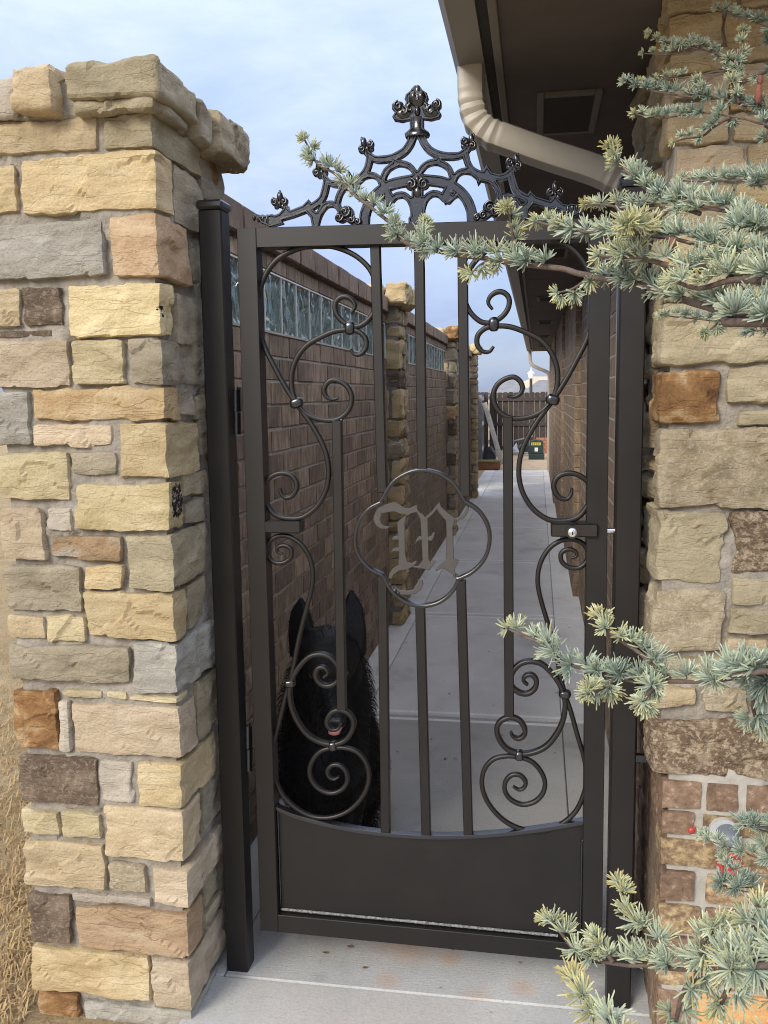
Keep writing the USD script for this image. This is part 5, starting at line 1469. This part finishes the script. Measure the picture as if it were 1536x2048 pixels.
# ------------------------------------------------------------------ dry grass left of the pillar
gr = np.random.default_rng(5)
n1 = 52000
gx = -.54 - gr.exponential(.55, n1); gy = gr.uniform(-1.0, 9, n1)
kp = gx > -4; gx, gy = gx[kp], gy[kp]; n1 = len(gx)
hh = gr.uniform(.012, .042, n1); an = gr.uniform(0, 2 * np.pi, n1); le = gr.uniform(.3, 2.2, n1)
bs = np.stack([gx, gy, np.full(n1, -.03)], 1)
dv = np.stack([np.cos(an), np.sin(an), np.zeros(n1)], 1)
sd = np.stack([-np.sin(an), np.cos(an), np.zeros(n1)], 1) * (.0016 + gr.uniform(0, .0012, n1))[:, None]
md = bs + dv * (hh * le * .4)[:, None] + np.array([0, 0, 1.0]) * (hh * .8)[:, None]
tp2 = bs + dv * (hh * le)[:, None] + np.array([0, 0, 1.0]) * (hh * (1.1 - .25 * le))[:, None]
gv = np.stack([bs - sd, bs + sd, md + sd * .7, md - sd * .7, tp2], 1).reshape(-1, 3)
gf = (np.array([[0, 1, 2], [0, 2, 3], [3, 2, 4]])[None] + (np.arange(n1) * 5)[:, None, None]).reshape(-1, 3)
obj('dry_grass', (gv, gf), MAT['straw'], None, kind='stuff', label='short straw coloured winter grass beside the left pillar', cat='grass')
# bits of leaf on the walk
lf, LL = [], []
for (px_, py_) in [(863, 1478), (795, 1503), (977, 1303), (988, 1411), (890, 1517), (1180, 1290), (1005, 1470), (700, 1893), (905, 1900), (1040, 1925), (650, 1905), (1110, 1505), (845, 1560), (960, 1565), (1120, 1230), (1090, 1330), (880, 1975), (730, 1935)]:
    c = on(2, .004, px_, py_); LL.append(c)
for k in range(70):
    ey = random.uniform(.2, 9)
    LL.append(np.array([random.choice([random.uniform(-.21, -.13), random.uniform(.93, 1.0), random.uniform(-.1, .9)]), ey, .004]))
for c in LL:
    a = random.uniform(0, 6.28); l = random.uniform(.004, .012); w = l * .5
    d1 = np.array([math.cos(a), math.sin(a), .1]) * l; d2 = np.array([-math.sin(a), math.cos(a), .25]) * w
    lf.append((np.array([c - d1, c + d2, c + d1, c - d2 + [0, 0, .003]]), np.array([[0, 1, 2], [0, 2, 3]])))
obj('leaf_litter', cat_mesh(lf), MAT['leaf_brown'], None, kind='stuff', label='scattered crumbs of brown leaf lying on the concrete walk', cat='leaf litter')

# ------------------------------------------------------------------ yard end: fence, plank, utility box, debris
FY = 22.0
fx0, fx1 = on(1, FY, 984, 800)[0], 3.2
zt = on(1, FY, 1060, 784)[2]
fen = thing('board_fence', 'dark brown picket board fence across the end of the walk', 'fence', None, (1.2, FY, 0))
x = fx0; k = 0
while x < fx1:
    t = zt + random.uniform(-.012, .012)
    w = .132 + random.uniform(-.004, .004)
    pl = Polygon([(x, .04), (x + w, .04), (x + w, t - .03), (x + w - .025, t), (x + .025, t), (x, t - .03)])
    obj('board', cast(pl, [(0, .008)], FY + random.uniform(-.003, .003)), MAT['fence_brown'], fen)
    x += w + random.uniform(.002, .008); k += 1
for py in (798, 848, 895):
    zr = on(1, FY, 1050, py)[2]
    obj('rail', bx(fx0, fx1, FY - .050, FY - .012, zr - .045, zr + .045), MAT['fence_brown'], fen)
fen2 = thing('board_fence', 'short dark side fence with pale rails beyond the last stone pillar', 'fence', None, (-.5, 18, 0))
y = 12.2
while y < FY - .1:
    t = zt + random.uniform(-.015, .015)
    obj('board', bx(-.545, -.528, y, y + .13, .0, t), MAT['fence_brown'], fen2)
    y += .14
for z0 in (.28, .85, 1.42):
    obj('rail', bx(-.526, -.49, 12.2, FY - .1, z0 - .045, z0 + .045), MAT['fence_grey'], fen2)
for y in (14.6, 17.0, 19.4, 21.8):
    obj('fence_post', bx(-.49, -.40, y, y + .09, 0, zt - .05), MAT['fence_brown'] if y != 17.0 else MAT['fence_grey'], fen2)
p0, p1 = on(1, 17.6, 969, 806), on(1, 16.7, 1004, 928)
obj('leaning_plank', obox(p0, p1, .10, .035, (0, 1, 0), .002), MAT['weathered_plank'], None, label='weathered grey plank leaning against the side fence', cat='plank')
bedp = on(2, 0, 985, 938)
bed = thing('raised_bed', 'low wooden raised bed with mossy edge at the left of the yard', 'planter', None, bedp)
x0, x1 = on(1, 16.4, 958, 930)[0], on(1, 16.4, 1000, 930)[0]
obj('front_board', bx(x0, x1, 16.40, 16.44, 0, .15), MAT['red_soil'], bed)
obj('top_board', bx(x0 - .03, x1 + .03, 16.37, 16.50, .152, .19), MAT['moss_board'], bed)
obj('earth', bx(x0 + .01, x1 - .01, 16.45, 17.2, 0, .14), MAT['red_soil'], bed)
ub = on(2, 0, 1073, 920)
ux0, ux1 = on(1, ub[1], 1058, 905)[0], on(1, ub[1], 1088, 905)[0]
uz = on(1, ub[1], 1073, 880)[2]
cab = thing('utility_box', 'dark green utility pedestal with yellow and white stickers', 'utility box', None, ub)
um = (ux0 + ux1) / 2; hw = (ux1 - ux0) / 2
obj('skirt', bx(um - hw - .01, um + hw + .01, ub[1] - .01, ub[1] + .34, -.02, uz * .30, .01), MAT['box_green'], cab)
pr_ = [(um - hw * .95, uz * .30), (um + hw * .95, uz * .30), (um + hw * .9, uz * .88)] + [(um + hw * .9 * math.cos(a), uz * .88 + uz * .12 * math.sin(a)) for a in np.linspace(.2, math.pi - .2, 9)] + [(um - hw * .9, uz * .88)]
obj('hood', cast(Polygon(pr_), [(0, .155), (.012, .165)], ub[1] + .165), MAT['box_green'], cab)
y_ = ub[1] - .003
ys_ = obj('warning_sticker', bx(um - hw * .72, um + hw * .55, y_ - .004, y_, uz * .74, uz * .87), MAT['sticker_yellow'], cab)
for k in range(4):
    obj('print_mark', bx(um - hw * .62 + k * hw * .28, um - hw * .44 + k * hw * .28, y_ - .0065, y_ - .0045, uz * .775, uz * .835), MAT['sticker_ink'], ys_)
obj('white_sticker', bx(um - hw * .25, um + hw * .2, y_ - .004, y_, uz * .43, uz * .62), MAT['sticker_white'], cab)
# debris heap left of and behind the box
def debris(x0p, x1p, yp, dy, mat, label, h=.03, w=.14, tilt=0.0):
    a, b = on(1, dy, x0p, yp), on(1, dy, x1p, yp - tilt)
    obj('scrap_board', obox(a, b, w, h, b=.002), MAT[mat], None, label=label, cat='board')
debris(1018, 1062, 912, 20.2, 'weathered_plank', 'lowest scrap board lying on the soil left of the green box', tilt=2)
debris(1016, 1056, 903, 20.6, 'weathered_plank', 'upper scrap board in the heap left of the green box', tilt=-3)
debris(1020, 1066, 884, 21.2, 'fence_grey', 'slanting scrap board propped behind the heap by the fence', tilt=12)
def tarp(c0, c1, top, y0, mat, label):
    a, b = on(1, y0, *c0), on(1, y0, *c1); t = on(1, y0, *top)
    P, f = grid_box((a[0], y0, 0.0), (b[0], y0 + .5, max(t[2], .05)), .05)
    q = np.clip((P[:, 2] / t[2]), 0, 1)
    u = (P[:, 0] - a[0]) / (b[0] - a[0])
    P[:, 2] *= .25 + .75 * np.clip(1 - np.abs(u - .5) * 2, 0, 1) ** .8
    P += (fbm(P * 6, 3, 4)[:, None] - .5) * .10
    P[:, 2] = np.maximum(P[:, 2], .005)
    obj('tarp', (P, f), MAT[mat], None, smooth=50, label=label, cat='tarp')
tarp((1022, 915), (1062, 915), (1036, 888), 20.8, 'tarp_black', 'crumpled black plastic sheet over the heap left of the green box')
tarp((1022, 903), (1040, 903), (1030, 888), 20.75, 'tarp_grey', 'small pale grey plastic sheet on top of the heap')
tarp((962, 925), (992, 925), (975, 893), 19.0, 'tarp_black', 'black rubbish bag against the side fence behind the leaning plank')
# brick stack behind the box
st = thing('brick_stack', 'low stack of red bricks behind the green utility box', 'brick stack', None, (um, 21.0, 0))
a, b = on(1, 21.0, 1064, 880), on(1, 21.0, 1099, 880)
zc_ = on(1, 21.0, 1080, 874)[2]
rows_ = max(3, int(zc_ / .07))
for r_ in range(rows_):
    x = a[0] + (.1 if r_ % 2 else 0)
    while x < b[0]:
        obj('brick', bx(x, x + .2, 21.0, 21.1, r_ * .07, r_ * .07 + .064), MAT['crate_red'], st)
        x += .21
# houses and a lamp post far behind the fence
def far_house(px0, px1, ptop, prid0, prid1, Y, mat, label):
    h = thing('far_house', label, 'house', 'houses behind the fence', (0, Y, 0))
    a, b = on(1, Y, px0, 784), on(1, Y, px1, 784)
    r0, r1 = on(1, Y + 6, prid0, ptop), on(1, Y + 6, prid1, ptop)
    e = a[2] - .2
    V = np.array([[a[0], Y, e], [b[0], Y, e], [b[0], Y + 12, e], [a[0], Y + 12, e], [r0[0], Y + 6, r0[2]], [r1[0], Y + 6, r1[2]]])
    F = [[0, 1, 5], [0, 5, 4], [1, 2, 5], [2, 3, 4], [2, 4, 5], [3, 0, 4], [0, 2, 1], [0, 3, 2]]
    rf = obj('roof', (V, np.array(F)), mat, h)
    obj('wall', bx(a[0] + .4, b[0] - .4, Y + .5, Y + 11.5, -.1, e - .02), MAT['far_wall'], h)
    return h, rf, (r0, r1)


far_house(960, 1068, 761, 1005, 1028, 150, MAT['far_roof_grey'], 'far house with grey hipped roof left of the lamp post')
h2, rf2, _ = far_house(1000, 1170, 753, 1068, 1120, 175, MAT['far_roof_tan'], 'far house with bare tan roof sheathing behind the lamp post')
far_house(1040, 1190, 760, 1078, 1130, 140, MAT['far_roof_grey'], 'far house with grey roof right of the lamp post')
for (px_, py_) in ((997, 766), (1013, 765)):
    c = on(1, 150, px_, py_)
    c = c + np.array([0, 3, 0])
LPY = 60.0
lb = on(1, LPY, 1062, 757)
lamp = thing('lamp_post', 'dark lamp post with white lantern top behind the fence', 'lamp post', None, (lb[0], LPY, 0))
obj('pole', sweep([(lb[0], LPY, -.05), (lb[0], LPY, lb[2])], circle(.10, 12), [1.2, .9]), MAT['pole_dark'], lamp, smooth=50)
lt = on(1, LPY, 1062, 737)[2] - lb[2]
lan = trimesh.creation.revolve(np.array([[0, 0], [.14, 0], [.17, lt * .12], [.20, lt * .45], [.26, lt * .5], [.20, lt * .62], [.08, lt * .78], [.03, lt * .85], [.018, lt], [0, lt * 1.25]]), sections=20)
lan.apply_translation([lb[0], LPY, lb[2]])
obj('lantern', lan, MAT['lantern_white'], lamp, smooth=40)
